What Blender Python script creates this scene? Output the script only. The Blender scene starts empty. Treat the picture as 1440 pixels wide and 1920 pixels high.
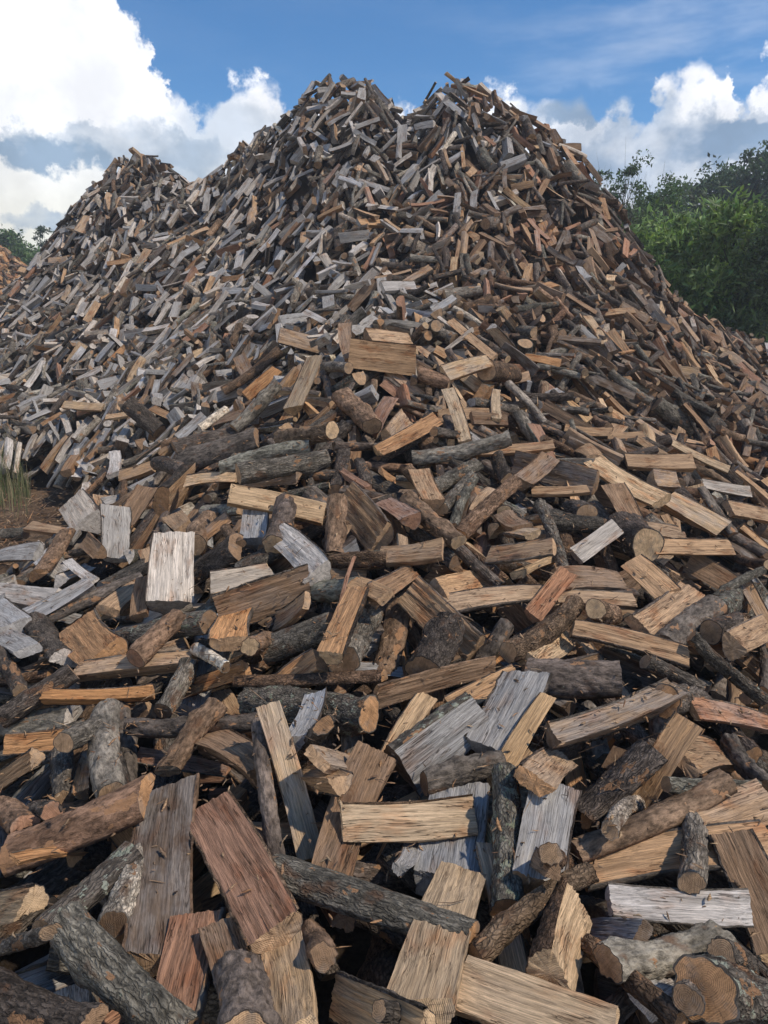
import bpy, math, random, re
import numpy as np
from mathutils import Vector, Matrix

RNG = np.random.default_rng(7)
scene = bpy.context.scene
COL = scene.collection

# ------------------------------------------------------------------ camera, world, sun, exposure
F = 1387.0                                   # focal length in photograph pixels (1440 x 1920)
PITCH = math.radians(13.0)
CAMZ = 1.75
SP, CP = math.sin(PITCH), math.cos(PITCH)
cd = bpy.data.cameras.new('camera'); cam = bpy.data.objects.new('camera', cd); COL.objects.link(cam)
cam.location = (0, 0, CAMZ); cam.rotation_euler = (math.radians(90) - PITCH, 0, 0)
cd.sensor_fit = 'VERTICAL'; cd.sensor_height = 24.0; cd.sensor_width = 18.0
cd.lens = 24.0 * F / 1920.0
cd.clip_start = 0.05; cd.clip_end = 2000
scene.camera = cam
CAM = np.array([0, 0, CAMZ])

def ray(px, py):
    """world direction through a photograph pixel, scaled so that one unit is one metre of depth"""
    a = (px - 720.0) / F; b = -(py - 960.0) / F
    return np.array([a, CP + b * SP, -SP + b * CP])
def at(px, py, D):
    return CAM + ray(px, py) * D
def project(P):
    P = np.asarray(P, float) - CAM
    d = P[..., 1] * CP - P[..., 2] * SP
    v = P[..., 1] * SP + P[..., 2] * CP
    d = np.maximum(d, 1e-3)
    return 720 + F * P[..., 0] / d, 960 - F * v / d, d
def azel(px, py):
    r = ray(px, py); r = r / np.linalg.norm(r)
    return math.atan2(r[0], r[1]), math.asin(r[2])

SUN_EL, SUN_AZ = math.radians(52), math.radians(108)     # azimuth measured from +Y towards +X
sd = bpy.data.lights.new('sun', 'SUN'); so = bpy.data.objects.new('sun', sd); COL.objects.link(so)
sd.energy = 2.75; sd.angle = math.radians(1.5); sd.color = (1.0, 0.90, 0.77)
sdir = Vector((math.sin(SUN_AZ) * math.cos(SUN_EL), math.cos(SUN_AZ) * math.cos(SUN_EL), math.sin(SUN_EL)))
so.rotation_euler = sdir.to_track_quat('Z', 'Y').to_euler()
so.location = (20, -10, 30)

scene.view_settings.view_transform = 'Standard'
scene.view_settings.look = 'None'
scene.view_settings.exposure = 0.33
scene.view_settings.gamma = 1.0
scene.view_settings.use_curve_mapping = False
scene.cycles.max_bounces = 5; scene.cycles.diffuse_bounces = 3
scene.cycles.use_denoising = True

class NT:
    """tiny helper for node trees"""
    def __init__(s, tree): s.t = tree; s.n = tree.nodes; s.l = tree.links
    def new(s, typ, **kw):
        n = s.n.new(typ)
        for k, v in kw.items(): setattr(n, k, v)
        return n
    def link(s, a, b): s.l.new(a, b)
    def put(s, sock, v):
        if isinstance(v, bpy.types.NodeSocket): s.l.new(v, sock)
        else: sock.default_value = v
    def math(s, op, a, b=None, c=None, clamp=False):
        n = s.new('ShaderNodeMath', operation=op, use_clamp=clamp)
        s.put(n.inputs[0], a)
        if b is not None: s.put(n.inputs[1], b)
        if c is not None: s.put(n.inputs[2], c)
        return n.outputs[0]
    def vmath(s, op, a, b=None, out=0):
        n = s.new('ShaderNodeVectorMath', operation=op)
        s.put(n.inputs[0], a)
        if b is not None: s.put(n.inputs[1], b)
        return n.outputs[out]
    def mapr(s, v, a, b, c=0.0, d=1.0, smooth=True):
        n = s.new('ShaderNodeMapRange'); n.interpolation_type = 'SMOOTHSTEP' if smooth else 'LINEAR'
        s.put(n.inputs[0], v)
        for i, q in enumerate((a, b, c, d)): s.put(n.inputs[i + 1], q)
        return n.outputs[0]
    def mix(s, f, a, b, typ='MIX'):
        n = s.new('ShaderNodeMix', data_type='RGBA', blend_type=typ)
        s.put(n.inputs[0], f); s.put(n.inputs[6], a); s.put(n.inputs[7], b)
        return n.outputs[2]
    def noise(s, vec, scale, detail=3.0, rough=0.55, dist=0.0, out=0):
        n = s.new('ShaderNodeTexNoise')
        s.put(n.inputs['Vector'], vec); n.inputs['Scale'].default_value = scale
        n.inputs['Detail'].default_value = detail; n.inputs['Roughness'].default_value = rough
        n.inputs['Distortion'].default_value = dist
        return n.outputs[out]
    def scale(s, vec, x, y, z):
        return s.vmath('MULTIPLY', vec, (x, y, z))

def make_world():
    w = bpy.data.worlds.new('World'); scene.world = w; w.use_nodes = True
    t = NT(w.node_tree); t.n.clear()
    out = t.new('ShaderNodeOutputWorld')
    sky = t.new('ShaderNodeTexSky', sky_type='NISHITA'); sky.sun_disc = False
    sky.sun_elevation = SUN_EL; sky.sun_rotation = SUN_AZ
    sky.air_density = 1.0; sky.dust_density = 0.0; sky.ozone_density = 4.0
    bg1 = t.new('ShaderNodeBackground'); bg1.inputs[1].default_value = 0.112
    hs = t.new('ShaderNodeHueSaturation'); hs.inputs['Saturation'].default_value = 1.22; t.link(sky.outputs[0], hs.inputs['Color'])
    t.link(hs.outputs[0], bg1.inputs[0])
    tc = t.new('ShaderNodeTexCoord'); d = tc.outputs['Generated']
    sep = t.new('ShaderNodeSeparateXYZ'); t.link(d, sep.inputs[0])
    az = t.math('ARCTAN2', sep.outputs[0], sep.outputs[1])
    el = t.math('ARCSINE', sep.outputs[2])
    # cloud-top line of the photograph, as elevation over azimuth (it carries on level outside)
    pts = [(-60,-220),(130,-120),(205,-40),(238,10),(268,40),(276,75),(262,105),(236,112),(240,128),(282,160),(330,152),(380,172),(430,168),(470,143),(520,158),(560,176),
           (610,196),(660,205),(720,176),(755,170),(800,190),(860,200),(885,180),(915,165),(950,152),(985,165),(1010,178),(1040,165),(1070,170),(1100,158),(1130,165),
           (1170,190),(1200,205),(1225,160),(1262,118),(1300,104),(1345,112),(1366,88),(1376,118),(1385,160),(1405,140),(1432,110),(1500,90),(1600,130)]
    A = [azel(*p) for p in pts]; a0, a1 = A[0][0], A[-1][0]
    fc = t.new('ShaderNodeFloatCurve'); c = fc.mapping.curves[0]
    norm = [((a - a0) / (a1 - a0), e) for a, e in A]
    xs = []
    for i, (x, e) in enumerate(norm):
        if xs and x <= xs[-1][0] + 0.002: x = xs[-1][0] + 0.004
        xs.append((x, e))
    c.points[0].location = (0.0, xs[0][1]); c.points[1].location = (1.0, xs[-1][1])
    for x, e in xs[1:-1]: c.points.new(min(x, .999), e)
    for p in c.points: p.handle_type = 'AUTO'
    fc.mapping.update()
    fine = t.noise(d, 26, 5, 0.62, out=1)                    # colour output = 3 noises
    wob = t.vmath('SUBTRACT', fine, (0.5, 0.5, 0.5))
    ws = t.new('ShaderNodeSeparateXYZ'); t.link(wob, ws.inputs[0])
    azw = t.math('MULTIPLY_ADD', ws.outputs[0], 0.075, az)
    elw = t.math('MULTIPLY_ADD', ws.outputs[1], 0.075, el)
    t.link(t.math('MULTIPLY', t.math('SUBTRACT', azw, a0), 1.0 / (a1 - a0), clamp=True), fc.inputs[1])
    big = t.noise(d, 5.0, 6, 0.6)
    # cauliflower puffs
    vo = t.new('ShaderNodeTexVoronoi', feature='SMOOTH_F1'); vo.inputs['Scale'].default_value = 24
    vo.inputs['Smoothness'].default_value = 0.35
    t.link(t.vmath('ADD', d, t.vmath('MULTIPLY', wob, (0.05, 0.05, 0.05))), vo.inputs['Vector'])
    puff = t.math('MULTIPLY', t.math('SUBTRACT', 0.35, vo.outputs['Distance']), 0.05)
    depth = t.math('SUBTRACT', fc.outputs[0], elw)
    depth = t.math('ADD', depth, puff)
    depth = t.math('MULTIPLY_ADD', t.math('SUBTRACT', big, 0.5), 0.04, depth)
    alpha = t.mapr(depth, -0.003, 0.016)
    # thin high veil in the upper right
    veil = t.noise(t.scale(d, 2.2, 2.2, 9), 1.7, 5, 0.6)
    veil = t.math('MULTIPLY', t.mapr(veil, 0.45, 0.75), t.mapr(az, 0.0, 0.45, 0.03, 0.34))
    alpha2 = t.math('MAXIMUM', alpha, veil)
    # grey bodies: blobs given by photograph pixel centre and radii
    blobs = [(95,285,125,34,1.1),(165,262,60,26,.7),(300,285,130,48,.72),(430,235,95,55,.45),(480,330,190,60,.6),(80,408,62,20,.85),
             (1090,200,85,34,.85),(1330,262,190,50,.95),(1180,290,170,55,.8),(1210,215,60,60,.85),(1290,350,260,45,.6),(1120,260,90,35,.5),(1420,210,45,24,.5),(1010,215,40,30,.4)]
    grey = None
    for (px, py, rx, ry, amp) in blobs:
        ba, be = azel(px, py); ba2, _ = azel(px + rx, py); _, be2 = azel(px, py - ry)
        u = t.math('MULTIPLY', t.math('SUBTRACT', azw, ba), 1.0 / abs(ba2 - ba))
        v = t.math('MULTIPLY', t.math('SUBTRACT', elw, be), 1.0 / abs(be2 - be))
        r2 = t.math('ADD', t.math('MULTIPLY', u, u), t.math('MULTIPLY', v, v))
        g = t.mapr(r2, 0.35, 1.9, amp, 0.0)
        grey = g if grey is None else t.math('MAXIMUM', grey, g)
    # elsewhere greyness comes from noise; it also breaks up the bodies
    n2 = t.noise(t.scale(d, 1, 1, 1.6), 7.5, 5, 0.6, out=0)
    edge = t.mapr(depth, 0.0, 0.12)
    gn = t.math('MULTIPLY', t.mapr(n2, 0.46, 0.68), t.math('MULTIPLY', edge, t.mapr(az, -0.35, 0.25, 0.12, 0.6)))
    grey = t.math('MULTIPLY', grey, t.mapr(n2, 0.30, 0.60, 0.45, 1.15))
    grey = t.math('MAXIMUM', grey, gn)
    grey = t.math('MINIMUM', grey, 1.0)
    # warm pale band near the horizon at the left
    warm = t.math('MULTIPLY', t.mapr(el, 0.12, 0.26, 1.0, 0.0), t.mapr(az, -0.2, 0.0, 1.0, 0.2))
    white = t.mix(warm, (0.93, 0.95, 1.0, 1), (0.86, 0.86, 0.80, 1))
    body = t.mix(t.mapr(az, -0.2, 0.2), (0.30, 0.41, 0.55, 1), (0.25, 0.36, 0.52, 1))
    ccol = t.mix(grey, white, body)
    tex = t.mapr(t.noise(d, 14, 4, 0.6), 0.3, 0.7, 0.86, 1.06)
    ccol = t.mix(1.0, ccol, tex, 'MULTIPLY')
    bg2 = t.new('ShaderNodeBackground'); t.link(ccol, bg2.inputs[0]); bg2.inputs[1].default_value = 0.96
    ms = t.new('ShaderNodeMixShader'); t.link(alpha2, ms.inputs[0]); t.link(bg1.outputs[0], ms.inputs[1]); t.link(bg2.outputs[0], ms.inputs[2])
    # a greener-brown lower half, hidden by the ground
    t.link(ms.outputs[0], out.inputs[0])
    w.cycles.sampling_method = 'MANUAL'; w.cycles.sample_map_resolution = 512
make_world()

# ------------------------------------------------------------------ materials
def principled(name, rough=0.85, spec=0.25):
    m = bpy.data.materials.new(name); m.use_nodes = True
    t = NT(m.node_tree); t.n.clear()
    out = t.new('ShaderNodeOutputMaterial'); p = t.new('ShaderNodeBsdfPrincipled')
    p.inputs['Roughness'].default_value = rough; p.inputs['Specular IOR Level'].default_value = spec
    t.link(p.outputs[0], out.inputs[0])
    return m, t, p
def attr(t, name):
    n = t.new('ShaderNodeAttribute'); n.attribute_name = name; return n
def bump(t, p, h, dist, strength=1.0):
    b = t.new('ShaderNodeBump'); b.inputs['Distance'].default_value = dist; b.inputs['Strength'].default_value = strength
    t.link(h, b.inputs['Height']); t.link(b.outputs[0], p.inputs['Normal'])

def mat_wood():
    m, t, p = principled('split_wood', 0.82, 0.2)
    lp = attr(t, 'lp').outputs['Vector']; tone = attr(t, 'tone')
    warp = t.vmath('SUBTRACT', t.noise(t.scale(lp, 5, 9, 9), 1.0, 2, 0.5, out=1), (.5, .5, .5))
    v = t.vmath('ADD', lp, t.vmath('MULTIPLY', warp, (0, 0.016, 0.016)))
    fib = t.noise(t.scale(v, 9, 300, 300), 1.0, 5, 0.75)
    band = t.noise(t.scale(v, 2.2, 62, 62), 1.0, 4, 0.65)
    blot = t.noise(t.scale(lp, 6, 14, 14), 1.0, 3, 0.6)
    crack = t.noise(t.scale(v, 2.2, 85, 85), 1.0, 3, 0.6)
    ck = t.mapr(t.math('ABSOLUTE', t.math('SUBTRACT', crack, 0.47)), 0.0, 0.020, 1.0, 0.0)
    ck = t.math('MULTIPLY', ck, t.mapr(blot, 0.44, 0.58))
    c = tone.outputs['Color']
    c = t.mix(1.0, c, t.mapr(fib, 0.32, 0.68, 0.58, 1.28), 'MULTIPLY')
    c = t.mix(1.0, c, t.mapr(band, 0.35, 0.66, 0.74, 1.16), 'MULTIPLY')
    warmd = t.mix(1.0, c, (0.80, 0.55, 0.40, 1), 'MULTIPLY')
    c = t.mix(t.math('MULTIPLY', t.mapr(blot, 0.50, 0.72), 0.75), c, warmd)
    vk = t.new('ShaderNodeTexVoronoi', feature='F1'); vk.inputs['Scale'].default_value = 1.0
    t.link(t.scale(t.vmath('ADD', lp, t.vmath('MULTIPLY', warp, (.03, .03, .03))), 4.0, 9.0, 9.0), vk.inputs['Vector'])
    kc = t.new('ShaderNodeSeparateXYZ'); t.link(vk.outputs['Color'], kc.inputs[0])
    kon = t.mapr(kc.outputs[0], 0.80, 0.82)
    km = t.math('MULTIPLY', t.mapr(vk.outputs['Distance'], 0.06, 0.19, 1.0, 0.0), kon)
    kr = t.math('MULTIPLY', t.mapr(vk.outputs['Distance'], 0.10, 0.40, 1.0, 0.0), kon)
    c = t.mix(t.math('MULTIPLY', kr, t.mapr(t.math('SINE', t.math('MULTIPLY', vk.outputs['Distance'], 110.0)), -1, 1, .15, .6)), c, t.mix(1.0, c, (.55, .36, .25, 1), 'MULTIPLY'))
    c = t.mix(t.math('MULTIPLY', km, 0.85), c, (0.10, 0.055, 0.03, 1))
    # weathered film: grey patches, strength in tone alpha
    n3 = t.noise(t.scale(lp, 5, 10, 10), 1.3, 4, 0.65)
    gw = t.math('MULTIPLY', t.mapr(n3, 0.38, 0.62), tone.outputs['Alpha'])
    greyc = t.mix(1.0, (0.36, 0.335, 0.305, 1), t.mapr(fib, 0.3, 0.7, 0.5, 1.4), 'MULTIPLY')
    c = t.mix(gw, c, greyc)
    c = t.mix(t.math('MULTIPLY', ck, 0.75), c, (0.035, 0.022, 0.014, 1))
    t.link(c, p.inputs['Base Color'])
    h = t.math('ADD', t.math('MULTIPLY', fib, 0.5), t.math('ADD', band, t.math('MULTIPLY', ck, -0.6)))
    bump(t, p, h, 0.007, 1.0)
    return m
def mat_end():
    m, t, p = principled('cut_end_wood', 0.8, 0.2)
    lp = attr(t, 'lp').outputs['Vector']; tone = attr(t, 'tone')
    s = t.new('ShaderNodeSeparateXYZ'); t.link(lp, s.inputs[0])
    r = t.math('SQRT', t.math('ADD', t.math('MULTIPLY', s.outputs[1], s.outputs[1]), t.math('MULTIPLY', s.outputs[2], s.outputs[2])))
    wob = t.noise(lp, 28, 3, 0.6)
    r2 = t.math('MULTIPLY_ADD', wob, 0.007, r)
    ring = t.math('SINE', t.math('MULTIPLY', r2, 1700.0))
    ang = t.math('ARCTAN2', s.outputs[2], s.outputs[1])
    cv = t.new('ShaderNodeCombineXYZ'); t.link(t.math('MULTIPLY', ang, 5.0), cv.inputs[0]); t.link(s.outputs[0], cv.inputs[1]); t.link(t.math('MULTIPLY', r, 9.0), cv.inputs[2])
    rad = t.noise(cv.outputs[0], 1.0, 3, 0.6)
    rc = t.mapr(t.math('ABSOLUTE', t.math('SUBTRACT', rad, 0.5)), 0.0, 0.012, 1.0, 0.0)
    c = t.mix(1.0, tone.outputs['Color'], t.mapr(ring, -1, 1, 0.955, 1.03), 'MULTIPLY')
    c = t.mix(1.0, c, t.mapr(t.noise(lp, 40, 4, 0.65), 0.3, 0.7, 0.68, 1.15), 'MULTIPLY')
    saw = t.noise(t.vmath('ADD', t.scale(lp, 0, 300, 20), (0, 0, 0)), 1.0, 1, 0.5)
    c = t.mix(1.0, c, t.mapr(saw, 0.3, 0.7, 0.88, 1.08), 'MULTIPLY')
    wg = t.mapr(t.noise(lp, 17, 4, 0.65), 0.50, 0.66)
    c = t.mix(t.math('MULTIPLY', wg, 0.45), c, (0.21, 0.185, 0.155, 1))
    heart = t.mapr(r, 0.008, 0.05, 0.85, 1.06)
    c = t.mix(1.0, c, heart, 'MULTIPLY')
    c = t.mix(t.math('MULTIPLY', rc, 0.6), c, (0.04, 0.025, 0.015, 1))
    t.link(c, p.inputs['Base Color'])
    bump(t, p, t.math('ADD', t.math('MULTIPLY', ring, 0.15), saw), 0.002, 0.8)
    return m
def mat_bark():
    m, t, p = principled('rough_bark', 0.9, 0.15)
    lp = attr(t, 'lp').outputs['Vector']; tone = attr(t, 'tone')
    warp = t.vmath('SUBTRACT', t.noise(lp, 22, 3, 0.6, out=1), (.5, .5, .5))
    v = t.vmath('ADD', lp, t.vmath('MULTIPLY', warp, (.03, .03, .03)))
    vo = t.new('ShaderNodeTexVoronoi', feature='DISTANCE_TO_EDGE'); vo.inputs['Scale'].default_value = 1.0
    t.link(t.scale(v, 44, 100, 100), vo.inputs['Vector'])
    sx = t.new('ShaderNodeSeparateXYZ'); t.link(lp, sx.inputs[0])
    wn = t.new('ShaderNodeTexWhiteNoise', noise_dimensions='1D'); t.link(t.math('ROUND', t.math('MULTIPLY', sx.outputs[0], 0.5)), wn.inputs['W'])
    spec = wn.outputs['Value']
    vo2 = t.new('ShaderNodeTexVoronoi', feature='DISTANCE_TO_EDGE'); vo2.inputs['Scale'].default_value = 1.0
    t.link(t.scale(v, 14, 110, 110), vo2.inputs['Vector'])
    pl1 = t.mapr(vo.outputs['Distance'], 0.0, 0.22); pl2 = t.mapr(vo2.outputs['Distance'], 0.0, 0.25)
    plate = t.mix(t.mapr(spec, 0.30, 0.34), pl1, pl2)
    plate = t.mix(t.mapr(spec, 0.62, 0.66), plate, (0.8, 0.8, 0.8, 1))
    n = t.noise(t.scale(lp, 30, 60, 60), 1.0, 5, 0.7)
    big = t.noise(t.scale(lp, 7, 12, 12), 1.0, 3, 0.6)
    c = tone.outputs['Color']
    c = t.mix(1.0, c, t.mapr(n, 0.3, 0.7, 0.45, 1.9), 'MULTIPLY')
    c = t.mix(1.0, c, t.mapr(big, 0.3, 0.7, 0.62, 1.5), 'MULTIPLY')
    c = t.mix(1.0, c, t.mapr(plate, 0, 1, 0.60, 1.08, False), 'MULTIPLY')
    brown = t.mix(t.math('MULTIPLY', t.mapr(t.noise(t.scale(lp, 11, 18, 18), 1.0, 3, 0.6), 0.56, 0.72), 0.7), c, (0.12, 0.062, 0.034, 1))
    bare = t.noise(t.scale(lp, 9, 15, 15), 1.0, 4, 0.6)
    bare = t.mapr(t.math('ADD', bare, t.math('MULTIPLY', n, 0.12)), 0.685, 0.70)
    brown = t.mix(t.math('MULTIPLY', bare, 0.9), brown, (0.30, 0.165, 0.085, 1))
    brown = t.mix(1.0, brown, t.mapr(spec, 0, 1, 0.85, 1.30, False), 'MULTIPLY')
    li = t.noise(lp, 34, 5, 0.7)
    thr = t.math('MULTIPLY_ADD', tone.outputs['Alpha'], -0.19, 0.75)
    lm = t.mapr(t.math('SUBTRACT', li, thr), 0.0, 0.035)
    lc = t.mix(t.mapr(big, 0.4, 0.6), (0.36, 0.38, 0.30, 1), (0.22, 0.235, 0.155, 1))
    c = t.mix(t.math('MULTIPLY', lm, 0.85), brown, lc)
    t.link(c, p.inputs['Base Color'])
    h = t.math('ADD', t.math('MULTIPLY', plate, 0.35), t.math('MULTIPLY', n, 1.1))
    bump(t, p, h, 0.010, 1.0)
    return m
M_WOOD, M_END, M_BARK = mat_wood(), mat_end(), mat_bark()

def mat_simple(name, c0, c1, scale, bumpd=0.01, rough=0.95, tone=False):
    m, t, p = principled(name, rough, 0.15)
    tc = t.new('ShaderNodeTexCoord'); v = tc.outputs['Object']
    n = t.noise(v, scale, 6, 0.65)
    c = t.mix(t.mapr(n, 0.35, 0.65), (*c0, 1), (*c1, 1))
    n2 = t.noise(v, scale * 9, 4, 0.7)
    c = t.mix(1.0, c, t.mapr(n2, 0.3, 0.7, 0.6, 1.35), 'MULTIPLY')
    t.link(c, p.inputs['Base Color']); bump(t, p, t.math('ADD', n, n2), bumpd)
    return m
def mat_ground():
    m, t, p = principled('bare_earth_and_grass', 0.95, 0.1)
    tc = t.new('ShaderNodeTexCoord'); v = tc.outputs['Object']
    n = t.noise(v, 1.3, 6, 0.65); n2 = t.noise(v, 28, 5, 0.7)
    earth = t.mix(t.mapr(n, 0.35, 0.65), (0.105, 0.066, 0.040, 1), (0.165, 0.112, 0.072, 1))
    earth = t.mix(1.0, earth, t.mapr(n2, 0.3, 0.7, 0.55, 1.4), 'MULTIPLY')
    grass = t.mix(n2, (0.035, 0.055, 0.018, 1), (0.10, 0.12, 0.045, 1))
    s = t.new('ShaderNodeSeparateXYZ'); t.link(v, s.inputs[0])
    far = t.mapr(t.math('ADD', s.outputs[1], t.math('MULTIPLY', n, 6.0)), 19.0, 24.0)
    t.link(t.mix(far, earth, grass), p.inputs['Base Color'])
    bump(t, p, t.math('ADD', n, n2), 0.02)
    return m
def mat_leaf(name):
    m, t, p = principled(name, 0.55, 0.3)
    tone = attr(t, 'tone')
    t.link(tone.outputs['Color'], p.inputs['Base Color'])
    tr = t.new('ShaderNodeBsdfTranslucent')
    t.link(t.mix(1.0, tone.outputs['Color'], (1.15, 1.3, 0.6, 1), 'MULTIPLY'), tr.inputs[0])
    ms = t.new('ShaderNodeMixShader'); ms.inputs[0].default_value = 0.3
    t.link(p.outputs[0], ms.inputs[1]); t.link(tr.outputs[0], ms.inputs[2])
    out = [n for n in t.n if n.type == 'OUTPUT_MATERIAL'][0]
    t.link(ms.outputs[0], out.inputs[0])
    return m
M_GROUND = mat_ground()
M_CORE = mat_simple('damp_soil_and_bark_dust', (0.022, 0.016, 0.011), (0.05, 0.034, 0.022), 6)  # near-black colour stands in for the shade deep between the logs
M_TRUNK = mat_simple('tree_bark', (0.05, 0.042, 0.032), (0.11, 0.095, 0.075), 9)
M_LEAF = mat_leaf('leaves')

# ------------------------------------------------------------------ mesh helper
def mesh_from(name, V, Q, T=None, mats=(), qm=None, tm=None, lp=None, tone=None, smooth=True):
    V = np.asarray(V, np.float32).reshape(-1, 3)
    Q = np.zeros((0, 4), np.int32) if Q is None else np.asarray(Q, np.int32).reshape(-1, 4)
    T = np.zeros((0, 3), np.int32) if T is None else np.asarray(T, np.int32).reshape(-1, 3)
    me = bpy.data.meshes.new(name)
    me.vertices.add(len(V)); me.vertices.foreach_set('co', V.ravel())
    nl = Q.size + T.size
    me.loops.add(nl); me.loops.foreach_set('vertex_index', np.concatenate([Q.ravel(), T.ravel()]))
    me.polygons.add(len(Q) + len(T))
    st = np.concatenate([np.arange(len(Q)) * 4, Q.size + np.arange(len(T)) * 3]).astype(np.int32)
    me.polygons.foreach_set('loop_start', st)
    for m in mats: me.materials.append(m)
    if qm is not None:
        mi = np.concatenate([qm, tm if tm is not None else np.zeros(len(T), np.int32)]).astype(np.int32)
        me.polygons.foreach_set('material_index', mi)
    me.polygons.foreach_set('use_smooth', np.full(len(Q) + len(T), smooth))
    if lp is not None:
        a = me.attributes.new('lp', 'FLOAT_VECTOR', 'POINT'); a.data.foreach_set('vector', np.asarray(lp, np.float32).ravel())
    if tone is not None:
        a = me.attributes.new('tone', 'FLOAT_COLOR', 'POINT'); a.data.foreach_set('color', np.asarray(tone, np.float32).ravel())
    me.update(calc_edges=True); me.validate()
    return me
def link(name, me, parent=None, **props):
    o = bpy.data.objects.new(name, me); COL.objects.link(o)
    if parent is not None: o.parent = parent
    for k, v in props.items(): o[k] = v
    return o

# ------------------------------------------------------------------ the heap's surface
CTRL = {
 -260: [(720,14.0),(800,10.8),(870,9.0)],
 0:   [(560,15.6),(600,14),(700,11.5),(800,9.7),(885,8.7)],
 75:  [(492,16.2),(600,13.4),(700,11.0),(800,9.4),(890,8.4)],
 135: [(410,16.2),(500,14.4),(600,12.6),(700,10.7),(800,9.1),(890,8.1)],
 200: [(355,16),(450,14),(600,11.7),(700,10.2),(800,8.8),(870,8.0)],
 285: [(297,15.8),(400,14),(500,12.4),(600,11.2),(700,9.7),(800,8.3),(850,7.7)],
 370: [(335,15.2),(420,13.4),(500,12),(600,10.6),(700,9.2),(790,8)],
 420: [(310,14.5),(400,13.1),(500,11.7),(600,10.3),(700,9.0),(770,8)],
 470: [(260,14),(350,12.9),(450,11.8),(550,10.5),(650,9.2),(730,8.2)],
 520: [(225,13.4),(350,12.3),(450,11.2),(550,10.1),(650,8.8)],
 590: [(168,12.8),(260,12.0),(400,10.9),(500,10.0),(600,8.9)],
 660: [(147,12.5),(260,11.6),(400,10.6),(500,9.8),(595,8.7)],
 725: [(172,12.4),(300,11.3),(400,10.5),(500,9.6),(590,8.5)],
 765: [(208,12.2),(300,11.2),(400,10.3),(500,9.4),(590,8.3)],
 800: [(172,12.1),(260,11.3),(400,10.1),(500,9.2),(590,8.1)],
 840: [(148,12),(260,11.1),(400,10.0),(500,9.1),(590,7.9)],
 940: [(216,11.8),(300,11.1),(400,10.2),(500,9.2),(600,7.9),(680,6.9)],
 1020:[(272,11.7),(400,10.4),(500,9.4),(600,8.2),(680,7.2)],
 1100:[(320,11.5),(400,10.7),(500,9.7),(600,8.5),(680,7.4)],
 1165:[(400,11.4),(500,10.1),(600,8.9),(700,7.5),(780,6.5)],
 1210:[(480,11.3),(600,9.4),(700,7.8)],
 1270:[(568,11.3),(650,9.5),(740,7.9),(800,7.0)],
 1335:[(608,11.8),(680,9.8),(760,8.2)],
 1440:[(662,12.4),(720,10.2),(780,8.8),(860,7.1),(950,5.6),(1050,4.5),(1160,3.7),(1300,2.95),(1500,2.25),(1700,1.85),(1900,1.55)],
 1700:[(735,12.8),(800,10.5),(860,8.5),(950,6.6),(1050,5.2),(1200,3.9),(1500,2.5),(1900,1.6)],
}
FRONT = {
 0:   [(1045,5.9),(1100,4.6),(1160,3.9),(1300,3.05),(1500,2.35),(1700,1.9),(1900,1.6)],
 -300:[(1080,5.2),(1200,4.0),(1500,2.5),(1900,1.7)],
 200: [(925,6.4),(960,5.5),(1050,4.4),(1150,3.7),(1300,2.9),(1500,2.25),(1700,1.85),(1900,1.52)],
 400: [(800,6.6),(880,5.2),(950,4.4),(1050,3.75),(1150,3.2),(1300,2.7),(1500,2.18),(1700,1.8),(1900,1.5)],
 500: [(710,6.6),(780,5.7),(860,4.9),(950,4.2),(1050,3.6),(1150,3.15),(1300,2.65),(1500,2.15),(1700,1.78),(1900,1.48)],
 650: [(632,6.5),(690,5.9),(760,5.25),(860,4.55),(950,3.9),(1050,3.4),(1120,3.1),(1230,2.8),(1350,2.45),(1545,2.08),(1700,1.76),(1900,1.46)],
 850: [(660,6.6),(760,5.6),(860,4.7),(950,4.0),(1050,3.45),(1120,3.15),(1230,2.8),(1350,2.45),(1545,2.06),(1700,1.76),(1900,1.46)],
 1000:[(720,6.3),(800,5.5),(880,4.7),(950,4.1),(1050,3.5),(1230,2.8),(1350,2.43),(1545,2.05),(1900,1.46)],
 1150:[(850,5.4),(950,4.3),(1050,3.65),(1230,2.85),(1350,2.45),(1545,2.05),(1700,1.78),(1900,1.48)],
 1300:[(860,6.0),(950,4.8),(1050,4.0),(1230,3.0),(1350,2.55),(1545,2.08),(1900,1.5)],
}
pts = []
for d in (CTRL, FRONT):
    for px, rows in d.items():
        for (py, D) in rows: pts.append(at(px, py, D))
ridge = [(px, rows[0]) for px, rows in CTRL.items() if px < 1500]
for px, (py, D) in ridge:                                    # the far side falls away at the angle of repose
    P = at(px, py, D)
    h = P[2]
    pts.append(P + np.array([0, 0.7, -0.35]))
    run = max(h, 0.3) / 0.85
    pts.append(np.array([P[0] * 1.05, P[1] + 0.6 + run, 0.0]))
    pts.append(np.array([P[0] * 1.1, P[1] + 2.5 + run, -0.3]))
for px, py in ((20, 925), (60, 935), (100, 930), (10, 960), (60, 980), (110, 960), (10, 1010), (60, 1015), (-80, 930), (-120, 1000), (-250, 960)):
    r = ray(px, py); D = -CAMZ / r[2]; P = CAM + r * D; P[2] = -0.06; pts.append(P)
pts += [np.array(p, float) for p in ((-12, 9, -.3), (-12, 14, -.3), (-9, 20, -.3), (0, 24, -.3), (10, 20, -.3), (13, 14, -.3), (12, 6, 0.1), (5, 1, .25), (-5, 1, .2), (0, 0.6, .36), (-6, 4, .0), (2, .5, .35), (-2, .5, .35))]
P0 = np.array(pts)
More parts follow.
